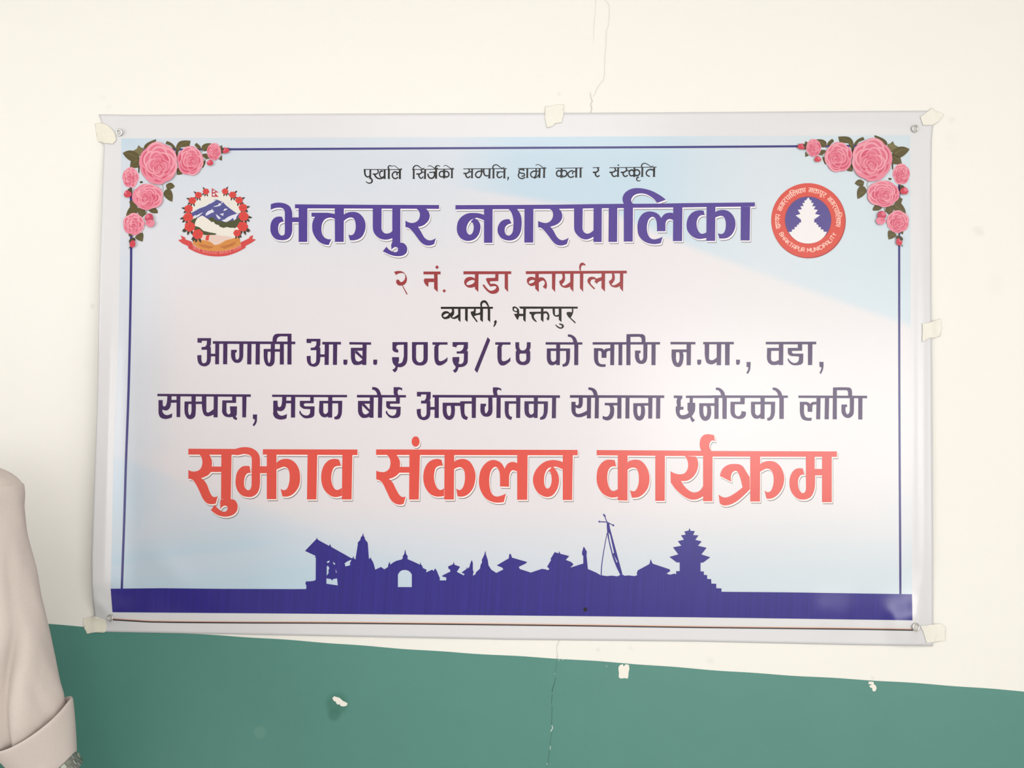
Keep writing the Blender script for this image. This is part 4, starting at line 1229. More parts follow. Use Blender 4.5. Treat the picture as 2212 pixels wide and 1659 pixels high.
def rose(cx, cy, rx, ry, fx, fy, seed, layers, rings=6):
    """overlapping petals laid ring by ring, each a lit rim over a deeper heart"""
    rnd = random.Random(seed)
    layers.append(([[blob(cx, cy, rx, ry, 5, 0.07, rnd.random() * 6)]], PK[2], Z2))
    for k in range(rings):
        t = k / rings
        R = (1 - t) ** 1.15
        x, y = cx + (fx - cx) * t, cy + (fy - cy) * t
        npet = (6, 5, 5, 4, 3, 3, 3)[k]
        ph = rnd.random() * 6
        for q in range(npet):
            a = ph + q * 2 * PI / npet + rnd.uniform(-.15, .15)
            px_, py_ = x + rx * R * .46 * math.cos(a), y + ry * R * .46 * math.sin(a)
            pr = R * (.56 if npet > 4 else .60)
            warm = 0.5 + 0.5 * math.sin(a + 2.2 + k)
            layers.append(([[blob(px_, py_, rx * pr, ry * pr, 2, 0.05, a, 26)]], PK[3] if warm > .35 else PK[2], Z2))
            layers.append(([[blob(px_ - rx * pr * .10 * math.cos(a), py_ - ry * pr * .10 * math.sin(a), rx * pr * .88, ry * pr * .88, 2, 0.05, a, 26)]],
                           PK[1] if (warm > .5 or k > 2) else PK[0], Z2))
            layers.append(([[blob(px_ - rx * pr * .30 * math.cos(a), py_ - ry * pr * .30 * math.sin(a), rx * pr * .66, ry * pr * .66, 2, 0.05, a, 20)]],
                           PK[0] if k < 2 else PK[2] if k % 2 else PK[1], Z2))
        layers.append(([[blob(x + (fx - cx) * .12, y + (fy - cy) * .12, rx * R * .66, ry * R * .66, 5, .08, ph, 26)]], PK[4] if k < 2 else PK[0], Z2))
    layers.append((ribbon([(fx + rx * .12 * (1 - i / 14) * math.cos(i * .8), fy + ry * .12 * (1 - i / 14) * math.sin(i * .8)) for i in range(14)], rx * .035, rx * .03), PK[3], Z2))


LEAVES = """@F1 P 95,258 170,225~ 240,228~ 300,262 330,330 310,345 260,372~ 205,368~ 140,320~
P 240,228 290,200 315,150 345,182 385,190 380,300 300,300
P 215,372 260,345~ 330,335 320,455 265,465~ 195,455
P 385,190 400,150~ 450,110~ 555,68 555,95 480,140~ 400,210
P 685,130 705,92 780,130~ 830,195 800,210 760,160
P 830,200 840,150~ 880,100~ 950,85~ 1032,90 1015,165 900,180 860,250 845,330 825,290
P 1085,150 1110,118 1165,165~ 1180,215 1140,205
P 1188,210 1190,160~ 1240,128~ 1315,125 1290,190~ 1230,235~
P 1195,270 1250,265 1300,330 1240,340 1200,300
P 1210,370 1240,355 1235,400 1205,465 1180,450
P 1425,170 1465,150 1472,200 1440,205; P 1415,345 1465,285 1465,365
P 845,470 880,465 920,550 870,560~ 840,555
P 690,700 760,668~ 815,720 760,757~ 700,750; P 680,770 740,755~ 782,820~ 778,932 710,895~ 660,830~
P 185,930 230,905 300,1000 300,1080 240,1110~ 142,1128 160,1060~ 205,990
P 290,1010 400,1035 412,1090~ 365,1145 310,1090~
P 450,1050 545,1010 575,1050~ 580,1088 500,1085~
P 175,1350 230,1375 220,1395 180,1410; P 262,1420 310,1375~ 372,1355 382,1400~ 370,1480 310,1460~"""
VEINS = """@F1 S 9:4 290,320 210,275 110,258; S 8:3 300,265 315,170; S 8:3 300,350 240,400 205,450; S 7:3 850,210 920,140 1020,98; S 6:3 1200,215 1250,165 1305,130; S 7:3 700,840 740,860 775,925; S 6:3 700,715 800,720
S 8:3 290,1020 220,1070 150,1125; S 7:3 330,1050 350,1090 365,1140; S 6:3 280,1425 330,1410 368,1475; S 7:12 425,1030 425,1075 410,1110; S 6 640,690 655,740 650,770; S 5:8 1160,245 1200,235; S 5 1215,350 1300,335; S 6:10 235,1385 240,1440"""
DARKL = """@F1 P 330,650 370,645 372,672 335,675; P 825,220 860,240 850,330 828,300; P 310,450 330,430 325,540 308,520"""
LITEL = """@F1 P 245,228 290,200 315,155 330,200 300,260; P 300,200 345,182 380,195 378,290 330,300 305,260"""


def roses(parent, f, label):
    lay = [(parse(LEAVES), M_LEAF, Z2), (parse(LITEL), M_LEAFL, Z2), (parse(VEINS), M_LEAFL, Z2), (parse(DARKL), M_LEAFD, Z2)]

    def q(x, y, rx, ry, fx, fy, s, n=6):
        rose(250 + x / 6.38, 290 + y / 6.38, rx / 6.38, ry / 6.38, 250 + fx / 6.38, 290 + fy / 6.38, s, lay, n)
    q(205, 597, 112, 142, 185, 610, 3, 5)
    q(1355, 240, 98, 118, 1372, 250, 5, 5)
    q(248, 1238, 148, 150, 250, 1278, 8, 5)
    q(1025, 368, 182, 202, 1080, 372, 11)
    q(442, 862, 214, 178, 400, 885, 17)
    q(588, 398, 262, 288, 605, 470, 23, 7)
    for cx, cy, rx, ry, m in ((165, 822, 54, 50, M_BUD), (1512, 222, 52, 40, M_BUD), (1300, 392, 44, 40, M_BUD), (460, 1150, 60, 58, PK[4]), (474, 1228, 64, 50, PK[2]), (230, 1503, 40, 60, M_BUD)):
        bx, by = 250 + cx / 6.38, 290 + cy / 6.38
        lay.append(([[blob(bx, by, rx / 6.38, ry / 6.38, 3, .08, cx)]], m, Z2))
        lay.append(([[blob(bx - rx / 16, by - ry / 20, rx / 13, ry / 13, 3, .1, cy, 12)]], PK[1], Z2))
    lay.append((parse("""@F1 P 185,745 225,740 225,810 195,790 160,765; P 1450,190 1480,185 1500,205 1470,230 1485,262 1455,265; P 180,1470 200,1440 250,1425 275,1440 268,1470 235,1460 215,1490 190,1500; P 1560,180 1540,188 1550,200; P 175,1580 195,1545 205,1560"""), M_LEAFD, Z2))
    lay2 = [([[[f(x, y) for x, y in lp] for lp in sh] for sh in shp], m, o) for shp, m, o in lay]
    print_mesh('printed_roses', lay2, parent, lift=0.0006, stacked=7e-6)['label'] = label


roses(banner, lambda x, y: (x, y), 'pink rose spray in the upper left corner')
roses(banner, lambda x, y: (2243 - 1.05 * x, 1.02 * y - 14.9), 'pink rose spray in the upper right corner')

# ------------------------------------------------------------------ national emblem, left of the title
EC = {n: vinyl('ink_emblem_' + n, rgb(*c, K)) for n, c in dict(cream=(236, 232, 224), blue=(84, 84, 150), snow=(228, 228, 242), green=(76, 80, 48), land=(240, 234, 224),
      skin=(234, 206, 194), orange=(220, 146, 74), brown=(196, 118, 62), red=(222, 70, 64), leaf=(66, 56, 46), flag=(198, 74, 88), rib=(218, 74, 74), text=(240, 160, 152), maroon=(176, 60, 58)).items()}
lay = [(parse("@E1 E 900,760,600,520"), EC['cream'], Z2)]
lay.append((parse("""@E1 P 390,640 470,590~ 560,545~ 690,500~ 780,440~ 850,380 910,380 1030,428 1110,510~ 1300,650 1370,640 1360,780 1100,830 940,820 740,790 560,740 420,740"""), EC['blue'], Z2))
lay.append((parse("""@E1 P 680,700 690,650 740,600 760,602 830,562 820,590 850,605 845,630 790,650 720,690; P 830,525 900,495 930,488 950,450 1000,465 975,500 900,520; P 1035,605 1060,560 1125,562 1080,595; P 965,668 1045,648 1030,705
P 885,665 940,705 992,755 940,768 905,720; P 430,722 470,690 500,695 635,628 545,715 440,752; P 390,642 560,540~ 690,498~ 780,438~ 850,378 870,372 800,440 690,508 560,556 410,640; P 765,470 830,400 900,385 850,420; P 985,430 1030,430 1010,460
P 1000,790 1060,775 1120,730 1180,700 1360,640 1300,715 1290,760 1250,800 1230,740 1195,770 1150,800 1080,825~"""), EC['snow'], Z2))
lay.append((parse("""@E1 P 730,765 820,728~ 880,785 960,800 1080,825~ 1180,800 1240,800 1340,735 1410,800 1340,900 1250,960 1150,940 1060,950 940,910 860,850 800,825
P 380,800 440,760 520,738 490,860 460,900 560,930 640,1000 780,1035 850,1025 915,1050 870,1085 780,1095 660,1085 540,1040 420,960"""), EC['green'], Z2))
lay.append((parse("""@E1 P 465,890 500,780~ 600,702~ 650,715 740,775 800,828 840,820 880,870 950,890 960,918 1040,945 1100,925 1170,940 1255,940 1250,1110 1000,1095 920,1060 780,1032 640,988 560,930"""), EC['land'], Z2))
lay.append((parse("""@E1 P 420,1260 470,1120 600,1180 780,1205 850,1270 1080,1190 1200,1160 1350,1110 1390,1270 1200,1390 900,1420 600,1390"""), EC['orange'], Z2))
lay.append((parse("""@E1 S 14:5 480,1190 600,1240 820,1340; S 10:4 540,1280 700,1320 820,1345; S 12:5 1340,1180 1200,1250 980,1350; S 10:4 1300,1260 1150,1290 1000,1340; S 8:4 700,1230 800,1270 870,1320; S 8:4 1180,1200 1060,1260 960,1320; P 520,1250 700,1290 850,1320 760,1360 600,1320; P 1290,1220 1100,1280 960,1320 1060,1360 1230,1300"""), EC['brown'], Z2))
lay.append((parse("""@E1 P 600,1105 720,1085 900,1082 1190,1118 1210,1150 1080,1190 950,1265~ 860,1285 770,1215 610,1180"""), EC['skin'], Z2))
lay.append((parse("""@E1 P 680,1190 690,1110 720,1085 772,1080 755,1110 742,1195"""), EC['red'], Z2))
lay.append((parse("""@E1 P 135,1185 215,1165 185,1090 280,1138 270,1165 400,1215 430,1285 600,1370~ 900,1405~ 1200,1370~ 1370,1290 1390,1225 1550,1148 1560,1115 1632,1085 1612,1160 1688,1175 1595,1240 1480,1300 1475,1340 1300,1430~ 1100,1495~ 900,1510~ 700,1490~ 500,1430~ 335,1345 345,1310 215,1250"""), EC['rib'], Z2))
lay.append((parse("""@E1 S 9 335,1310 400,1340 600,1400 900,1420 1200,1395 1400,1310; S 8:5 270,1165 280,1138; S 8 400,1215 375,1290 340,1312; S 8 1395,1225 1420,1290 1470,1302"""), EC['maroon'], Z2))
FLW = ((690, 218, 64), (540, 290, 70), (420, 398, 76), (345, 560, 84), (335, 730, 98), (368, 918, 106), (528, 1068, 106), (1070, 214, 64), (1220, 284, 72), (1350, 390, 76), (1425, 540, 84), (1440, 712, 100), (1420, 915, 106), (1310, 1045, 74))
lv, fl, dots = [], [], []
for cx, cy, r in FLW:
    oa = math.atan2(cy - 760, cx - 900)
    for a, L in ((PI / 2 - .35, 1.75), (PI / 2 + .25, 1.7), (PI / 2 + .85 * (1 if cx < 900 else -1), 1.65), (oa + (.25 if cx > 900 else -.25), 1.75)):
        if r > 80 or a != oa:
            tx, ty = cx + r * L * math.cos(a), cy + r * L * math.sin(a)
            mx_, my_ = cx + r * 1.1 * math.cos(a), cy + r * 1.1 * math.sin(a)
            px_, py_ = -math.sin(a) * r * .24, math.cos(a) * r * .24
            lv += parse("@E1 P %f,%f %f,%f~ %f,%f %f,%f~" % (cx, cy, mx_ + px_, my_ + py_, tx, ty, mx_ - px_, my_ - py_))
    s9 = 9.215
    fl.append([blob(370 + cx / s9, 390 + cy / s9, r / s9, r * .92 / s9, 6, .10, cx, 36)])
    for k in range(3):
        dots += parse("@E1 S 7:3 %f,%f %f,%f" % (cx, cy, cx + r * .6 * math.cos(k * 2.1 + cy), cy + r * .6 * math.sin(k * 2.1 + cy)))
lay += [(lv, EC['leaf'], Z2), (fl, EC['red'], Z2), (dots, EC['maroon'], Z2)]
lay.append((parse("@E1 P 805,150 945,238 868,242 945,326 805,326"), EC['flag'], Z2))
lay.append((parse("@E1 E 848,213,22,16; E 846,280,22,24"), EC['snow'], Z2))

# small stroke letters (x to the right, y down, unit height) used for the two ring inscriptions
SG = {
    'B': (.62, '0,0 0,1|0,0 .35,0 .5,.12 .5,.35 .35,.48 0,.48|.35,.48 .56,.62 .56,.88 .38,1 0,1'), 'H': (.66, '0,0 0,1|.6,0 .6,1|0,.5 .6,.5'),
    'A': (.66, '0,1 .33,0 .66,1|.12,.65 .54,.65'), 'K': (.62, '0,0 0,1|.58,0 0,.6|.2,.42 .6,1'), 'T': (.6, '0,0 .6,0|.3,0 .3,1'),
    'P': (.56, '0,0 0,1|0,0 .35,0 .52,.15 .52,.42 .35,.55 0,.55'), 'U': (.62, '0,0 0,.75 .15,1 .45,1 .6,.75 .6,0'),
    'R': (.62, '0,0 0,1|0,0 .35,0 .52,.13 .52,.38 .35,.5 0,.5|.3,.5 .6,1'), 'M': (.78, '0,1 0,0|0,0 .38,.7|.38,.7 .76,0|.76,0 .76,1'),
    'N': (.64, '0,1 0,0|0,0 .62,1|.62,1 .62,0'), 'I': (.08, '.04,0 .04,1'), 'C': (.62, '.58,.22 .42,0 .15,.03 0,.3 0,.7 .15,.97 .42,1 .58,.78'),
    'L': (.5, '0,0 0,1|0,1 .5,1'), 'Y': (.62, '0,0 .31,.5|.62,0 .31,.5|.31,.5 .31,1'), ' ': (.22, ''),
    'kh': (1.0, '0,0 1.04,0|.25,0 .32,.25 .1,.42 0,.42|.08,.42 .3,.85 .6,.98 .85,.8|.8,.2 .55,.2 .45,.5 .6,.72 .85,.6|.9,0 .9,1'),
    'v': (.7, '0,0 .74,0|.6,.2 .3,.18 .12,.45 .3,.75 .6,.65|.62,0 .62,1'), 'vh': (.5, '0,0 .5,0|.5,.2 .25,.18 .08,.45 .25,.72 .5,.62'),
    'p': (.66, '0,0 .7,0|.12,0 .12,.5 .3,.68 .58,.6|.58,0 .58,1'), 'j': (.8, '0,0 .8,0|.7,0 .7,1|.7,.4 .25,.4|.5,.4 .55,.7 .3,.88 .08,.7'),
    'n': (.7, '0,0 .74,0|.6,0 .6,1|.6,.42 .15,.42|.3,.42 .22,.62 .1,.5'), 'g': (.75, '0,0 .78,0|.3,0 .32,.5 .18,.7 .05,.55|.62,0 .62,1'),
    'aa': (.3, '0,0 .3,0|.15,0 .15,1'), 'ii': (.35, '0,0 .35,0|.15,0 .15,1|.15,0 .1,-.25 -.1,-.3 -.25,-.1 -.2,0'), 'i': (.3, '0,0 .3,0|.12,0 .12,1|.12,0 .1,-.2 .3,-.32 .6,-.2 .75,0'),
    'm': (.74, '0,0 .76,0|.15,0 .15,.55|.15,.55 .05,.65|.15,.55 .62,.55|.62,0 .62,1'), 'r': (.5, '0,0 .52,0|.28,0 .32,.3 .08,.48|.15,.45 .48,.98'),
    's': (.78, '0,0 .8,0|.25,0 .28,.3 .06,.48|.12,.45 .42,.95|.25,.42 .66,.42|.66,0 .66,1'), 'y': (.74, '0,0 .76,0|.2,0 .25,.3 .08,.4 .25,.72 .62,.6|.62,0 .62,1'),
    'd': (.6, '0,0 .62,0|.4,0 .4,.22 .12,.3 .12,.6 .35,.62 .5,.95'), 'bh': (.76, '.25,0 .78,0|.1,.05 .2,.2 .2,.55 .05,.6|.2,.5 .64,.5|.64,0 .64,1'),
}


def strokes(text, sep, h, gap, wd, fwarp):
    """lay stroke letters along a line: returns shapes; fwarp(x, y) -> pixel, x along the line in pixels, y down from the head line"""
    toks = list(text) if sep is None else text.split(sep)
    x, raw = 0.0, []
    for t in toks:
        w_, d = SG[t]
        for st in d.split('|'):
            if st:
                raw.append([(x + float(a.split(',')[0]) * h, float(a.split(',')[1]) * h) for a in st.split()])
        x += w_ * h + gap
    tot = x - gap
    out = []
    for st in raw:
        c = curve([(a, b, True) for a, b in st], False, 3) if len(st) > 2 else st
        if len(c) == 2:
            c = [(c[0][0] + (c[1][0] - c[0][0]) * k / 3, c[0][1] + (c[1][1] - c[0][1]) * k / 3) for k in range(4)]
        out += ribbon([fwarp(a, b, tot) for a, b in c], wd, wd)
    return out


def arc_warp(cx, cy, r, a0, a1, up=True):
    """a0..a1 clockwise from the top, degrees. up: letter tops point outwards"""
    def f(x, y, tot):
        a = math.radians(a0 + (a1 - a0) * x / tot)
        rr = r - y if up else r + y
        return cx + rr * math.sin(a), cy - rr * math.cos(a)
    return f


rib = []
for txt, t0, t1 in (('j n n ii', 425, 575), ('j n m bh m i', 600, 925), ('s v r g aa d p i', 950, 1195), ('g r ii y s ii', 1220, 1400)):
    def fw(x, y, tot, t0=t0, t1=t1):
        X = t0 + (t1 - t0) * x / tot
        return 370 + X / 9.215, 390 + (1440 - 0.00050 * (X - 890) ** 2) / 9.215 - 2.6 + y
    rib += strokes(txt, ' ', 6.0, .3, .62, fw)
lay.append((rib, EC['text'], Z2))
print_mesh('printed_emblem', lay, banner, lift=0.0007)['label'] = 'round emblem of mountains inside a red flower wreath'

# ------------------------------------------------------------------ municipality seal, right of the title
SX, SY = 1745.6, 475.8
M_SR = vinyl('ink_seal_red', rgb(224, 84, 72, K))
M_SB = vinyl('ink_seal_blue', rgb(88, 76, 150, K))
M_ST = vinyl('ink_seal_text', rgb(255, 206, 192, K))
M_SW = vinyl('ink_seal_white', rgb(246, 242, 244, K))
lay = [([[[(SX + 1.2 + 80.2 * math.cos(i * PI / 48), SY + 1.4 + 80.8 * math.sin(i * PI / 48)) for i in range(96)]]], EC['maroon'], Z2),
       ([[[(SX + 79.6 * math.cos(i * PI / 48), SY + 80.2 * math.sin(i * PI / 48)) for i in range(96)]]], M_SR, Z2),
       ([[[(SX + 50.6 * math.cos(i * PI / 48), SY - 0.4 + 51.4 * math.sin(i * PI / 48)) for i in range(96)]]], EC['maroon'], Z2),
       ([[[(SX + 49.6 * math.cos(i * PI / 48), SY - 0.4 + 50.4 * math.sin(i * PI / 48)) for i in range(96)]]], M_SB, Z2)]
lay.append((parse("""@M1 P 838,403 880,465 905,462 890,505 940,512 912,572 978,575 940,628 1018,642 965,715 1062,742 950,820 950,878 992,880 992,915 1028,922 1028,965 1075,965 1075,1010 1125,1012 1125,1052 1192,1055 1120,1165~ 1000,1245~ 835,1275~ 670,1245~ 550,1165~ 468,1060 530,1052 530,1012 580,1008 580,965 625,960 628,922 665,915 665,885 705,875 700,822 598,745 690,718 640,640 720,628 688,575 752,565 728,512 775,508 762,465 795,462"""), M_SW, Z2))
tx = strokes('BHAKTAPUR MUNICIPALITY', None, 8.6, 1.9, 1.75, arc_warp(SX, SY, 60.2, 245, 116, False))


def title_warp(keys, xr, a0, a1, r, ytop, ybot, h):
    """shrink outlines of the big title onto the ring"""
    out = []
    for sh in keys:
        pts = [p for lp in sh for p in lp]
        mx_ = sum(p[0] for p in pts) / len(pts)
        if not (xr[0] <= mx_ <= xr[1]) or max(p[0] for p in pts) - min(p[0] for p in pts) > 150:
            continue
        o = []
        for lp in sh:
            l2 = []
            for x, y in lp:
                a = math.radians(a0 + (a1 - a0) * (x - xr[0]) / (xr[1] - xr[0]))
                rr = r - (y - ytop) / (ybot - ytop) * h
                l2.append((SX + rr * math.sin(a), SY - rr * math.cos(a)))
            o.append(l2)
        out.append(o)
    return out


def bar_arc(a0, a1, r, w_):
    n_ = 24
    return ribbon([(SX + r * math.sin(math.radians(a0 + (a1 - a0) * i / n_)), SY - r * math.cos(math.radians(a0 + (a1 - a0) * i / n_))) for i in range(n_ + 1)], w_, w_)


TA, TB = parse(TXT['title_a']), parse(TXT['title_b'])
tx += title_warp(TA, (584, 950), 1, 37, 70.4, 442, 522, 10) + bar_arc(5, 36, 69.8, 1.3)
tx += title_warp(TB, (983, 1632), 42, 103, 70.4, 442, 522, 10) + bar_arc(42, 102, 69.8, 1.3)
tx += title_warp(TB, (983, 1632), -72, -4, 70.4, 442, 522, 10) + bar_arc(-72, -4, 69.8, 1.3)
tx += strokes('kh vh v p', ' ', 9.5, .6, 1.5, arc_warp(SX, SY, 70.4, -106, -79))
lay.append((tx, M_ST, Z2))
print_mesh('printed_seal', lay, banner, lift=0.0007)['label'] = 'round red and blue seal with a white pagoda'

# ------------------------------------------------------------------ brass-plated eyelets in the corners
M_EYE = mat('eyelet_metal', (0.62, 0.62, 0.60, 1), 0.28, metal=1.0)
M_EYED = mat('eyelet_hole_shade', (0.55, 0.54, 0.52, 1), 0.8)  # disc filling the hole: wall tone darkened to paint in its shade
for cx, cy, tx_, tz_, sq in ((257.5, 286, 0.25, -0.2, 1.0), (1977, 278, 0.2, 0.25, 1.0), (237.5, 1334.5, -0.15, -0.30, .95), (1979, 1354.5, -0.1, 0.2, 1.1)):
    c = at(cx, cy, -(hgt(cx, cy) + (0.0045 if cx < 300 and cy > 900 else 0.0028)))
    R_ = Matrix.Rotation(tz_, 3, 'Z') @ Matrix.Rotation(tx_, 3, 'X')
    V, F = [], []
    nseg, ns = 32, 10
    ro, ri = 0.0066 * sq, 0.0018
    for i in range(nseg):
        a = 2 * PI * i / nseg
        for j in range(ns):
            b = 2 * PI * j / ns
            p = Vector(((ro + ri * math.cos(b)) * math.cos(a), -ri * 0.8 * math.sin(b), (ro + ri * math.cos(b)) * math.sin(a)))
            V.append(c + R_ @ p)
    for i in range(nseg):
        for j in range(ns):
            F.append((i * ns + j, i * ns + (j + 1) % ns, ((i + 1) % nseg) * ns + (j + 1) % ns, ((i + 1) % nseg) * ns + j))
    MI = [0] * len(F)
    b0 = len(V)
    V += [c + R_ @ Vector((ro * math.cos(2 * PI * i / nseg), 0.0006, ro * math.sin(2 * PI * i / nseg))) for i in range(nseg)]
    F.append(tuple(b0 + i for i in range(nseg)))
    MI.append(1)
    link_mesh('eyelet', V, F, [M_EYE, M_EYED], banner, MI, smooth=True)

# ------------------------------------------------------------------ masking tape
M_TAPE = mat('masking_tape', (0.74, 0.71, 0.61, 1), 0.55, noise=0.05, nscale=70, bump=0.0003, bscale=90)
M_TAPEP = mat('masking_tape_pale', (0.765, 0.745, 0.675, 1), 0.6, noise=0.04, nscale=70, bump=0.0002, bscale=90)


def tape_h(x, y):
    l, r = interp(LEFT, y), interp(RIGHT, y)
    t, b = interp(TOP, x), interp(BOT, x)
    d = max(l - x, x - r, t - y, y - b, 0.0)
    xx, yy = min(max(x, l), r), min(max(y, t), b)
    return max(0.0004, hgt(xx, yy) * math.exp(-(d / 7.0) ** 2) + 0.0004 + 0.0005 * math.sin(x * .5 + y * .23) ** 2)


TP = [
    ("P 205,267 216,265 227,268~ 240,277~ 249,290 251,303 243,311 226,309 212,306 208,288", 'short cream masking tape over the upper left corner of the banner'),
    ("P 1178,229 1190,229 1200,226 1218,225 1216,236 1218,244 1214,264 1198,267 1194,273 1181,276 1177,254", 'square cream masking tape holding the middle of the banner top edge'),
    ("P 2005,240 2012,233 2022,240 2034,243 2038,248 2027,263~ 2014,270 1994,271 1988,252", 'crumpled cream masking tape at the upper right corner of the banner'),
    ("P 1992.5,699 2010,696 2032,688 2034,706 2031,727 2008,731 1992,739 1993,718", 'cream masking tape halfway down the right edge of the banner'),
    ("P 1988,1353 2006,1350 2033,1347 2043,1355 2042,1384 2020,1387 2001,1389 1996,1370~", 'cream masking tape at the lower right corner of the banner'),
    ("P 179.5,1336 192,1334 205,1331 216,1335~ 227,1340 230,1351 229,1363 225,1367 206,1366 188,1369 184,1361 180,1354", 'cream masking tape at the lower left corner, above the green paint'),
]
for s, lab in TP:
    o = print_mesh('tape', [(parse(s), M_TAPE if 'left' in lab else M_TAPEP, Z2)], None, hf=tape_h, lift=0.0010, grid=4.0)
    md = o.modifiers.new('thickness', 'SOLIDIFY')
    md.thickness = 0.0002
    md.offset = -1
    tag(o, lab, 'tape', 'pieces of masking tape round the banner')
# ------------------------------------------------------------------ the person standing at the left edge of the frame
M_SHIRT = mat('shirt_cloth', (0.54, 0.475, 0.435, 1), 0.9, spec=0.2, noise=0.05, nscale=260, bump=0.00018, bscale=800)
M_SKIN = mat('skin', (0.42, 0.25, 0.17, 1), 0.5, noise=0.06, nscale=30)
M_HAIR = mat('hair', (0.02, 0.016, 0.014, 1), 0.5, bump=0.002, bscale=200)
M_TROU = mat('trouser_cloth', (0.05, 0.055, 0.07, 1), 0.85, bump=0.0005, bscale=400)
M_SHOE = mat('shoe_leather', (0.03, 0.02, 0.016, 1), 0.35)
M_STEEL = mat('watch_steel', (0.27, 0.29, 0.25, 1), 0.36, metal=1.0)
M_DIAL = mat('watch_dial', (0.03, 0.04, 0.05, 1), 0.2)
M_EYEW = mat('eye_white', (0.75, 0.73, 0.70, 1), 0.2)
M_IRIS = mat('iris', (0.03, 0.015, 0.01, 1), 0.2)
M_LIP = mat('lip', (0.35, 0.15, 0.12, 1), 0.45)

YP = -0.36
PXM = FPX / (1.69 + YP)           # pixels per metre at the person's depth


def pw(px, py, dy=0.0):
    return at(px, py, YP) + Vector((0, dy, 0))


S_ = pw(-45, 1085)
E_ = pw(8, 1400)
W_ = pw(126, 1664)
cx0 = S_.x - 0.185
zs = S_.z
person = thing('person', 'person in a pale beige shirt with rolled cuff, standing beside the banner at the left', 'person', (cx0, YP, 0.0))
HD = (W_ - E_).normalized()
side = Vector((0, -1, 0)).cross(HD).normalized()


def skin_body():
    vs, ed, rad = [], [], []

    def add(p, r, parent=None):
        vs.append(tuple(p))
        rad.append(r if isinstance(r, tuple) else (r, r))
        if parent is not None:
            ed.append((parent, len(vs) - 1))
        return len(vs) - 1
    C_ = Vector((cx0, YP, 0))
    root = add(C_ + Vector((0, 0.01, .93)), (.125, .095))
    belly = add(C_ + Vector((0, 0.01, 1.06)), (.115, .09), root)
    chest = add(C_ + Vector((0, 0.01, zs - .13)), (.135, .10), belly)
    top = add(C_ + Vector((0, 0.015, zs + .0)), (.07, .06), chest)
    neck = add(C_ + Vector((0, 0.012, zs + .085)), .046, top)
    jaw = add(C_ + Vector((0, -0.012, zs + .14)), (.058, .064), neck)
    face = add(C_ + Vector((0, -0.006, zs + .195)), (.071, .084), jaw)
    crown = add(C_ + Vector((0, 0.004, zs + .265)), (.070, .084), face)
    add(C_ + Vector((0, -0.100, zs + .178)), .010, face)
    for s in (-1, 1):
        add(C_ + Vector((s * .086, 0.014, zs + .185)), (.012, .022), face)
        if s > 0:
            sh, el, wr, dr, sd = S_ + Vector((-.02, 0.0, 0)), E_, W_, HD, side
        else:
            sh = Vector((2 * cx0 - S_.x + .02, YP, zs))
            el = sh + Vector((-.035, 0.02, -.29))
            wr = el + Vector((-.01, -.05, -.25))
            dr = (wr - el).normalized()
            sd = Vector((0, -1, 0)).cross(dr).normalized()
        a = add(sh + Vector((0, 0, -.02)), .036, top)
        b = add(el, .040, a)
        m = add(el.lerp(wr, .35), .036, b)
        c = add(wr, (.026, .022), m)
        palm = wr + dr * .055
        p1 = add(palm, (.034, .016), c)
        p2 = add(wr + dr * .085, (.036, .014), p1)
        for k, (off, ln) in enumerate(((-.028, .052), (-.010, .070), (.010, .074), (.028, .064))):
            q = wr + dr * .090 + sd * off
            f0 = add(q, .0095, p2)
            f1 = add(q + dr * ln * .5 + Vector((0, -.006, 0)), .0085, f0)
            add(q + dr * ln + Vector((0, -.022, 0)), .007, f1)
        t0 = add(wr + dr * .035 + sd * (-.030) + Vector((0, -.012, 0)), .012, p1)
        t1 = add(wr + dr * .065 + sd * (-.050) + Vector((0, -.022, 0)), .0105, t0)
        add(wr + dr * .092 + sd * (-.054) + Vector((0, -.030, 0)), .0085, t1)
        hp = add(C_ + Vector((s * .085, 0.01, .86)), .080, root)
        kn = add(C_ + Vector((s * .10, 0.0, .48)), .055, hp)
        an = add(C_ + Vector((s * .11, 0.02, .09)), .036, kn)
        add(C_ + Vector((s * .115, -.10, .04)), (.036, .025), an)
    me = bpy.data.meshes.new('body')
    me.from_pydata(vs, ed, [])
    o = bpy.data.objects.new('body', me)
    COL.objects.link(o)
    o.parent = person
    o.matrix_parent_inverse = Matrix.Translation(-person.location)
    me.materials.append(M_SKIN)
    md = o.modifiers.new('skin', 'SKIN')
    md.use_smooth_shade = True
    sv = me.skin_vertices[0].data
    for i, r in enumerate(rad):
        sv[i].radius = r
        sv[i].use_root = (i == 0)
    ss = o.modifiers.new('sub', 'SUBSURF')
    ss.levels = ss.render_levels = 2
    return o


skin_body()['label'] = 'head, forearms and hands of the person'


def pchild(name, V, F, m, parent=person, smooth=True, sub=0):
    o = link_mesh(name, V, F, m, None, None, smooth)
    o.parent = parent
    o.matrix_parent_inverse = Matrix.Translation(-person.location) if parent is person else Matrix()
    if sub:
        ss = o.modifiers.new('sub', 'SUBSURF')
        ss.levels = ss.render_levels = sub
    return o


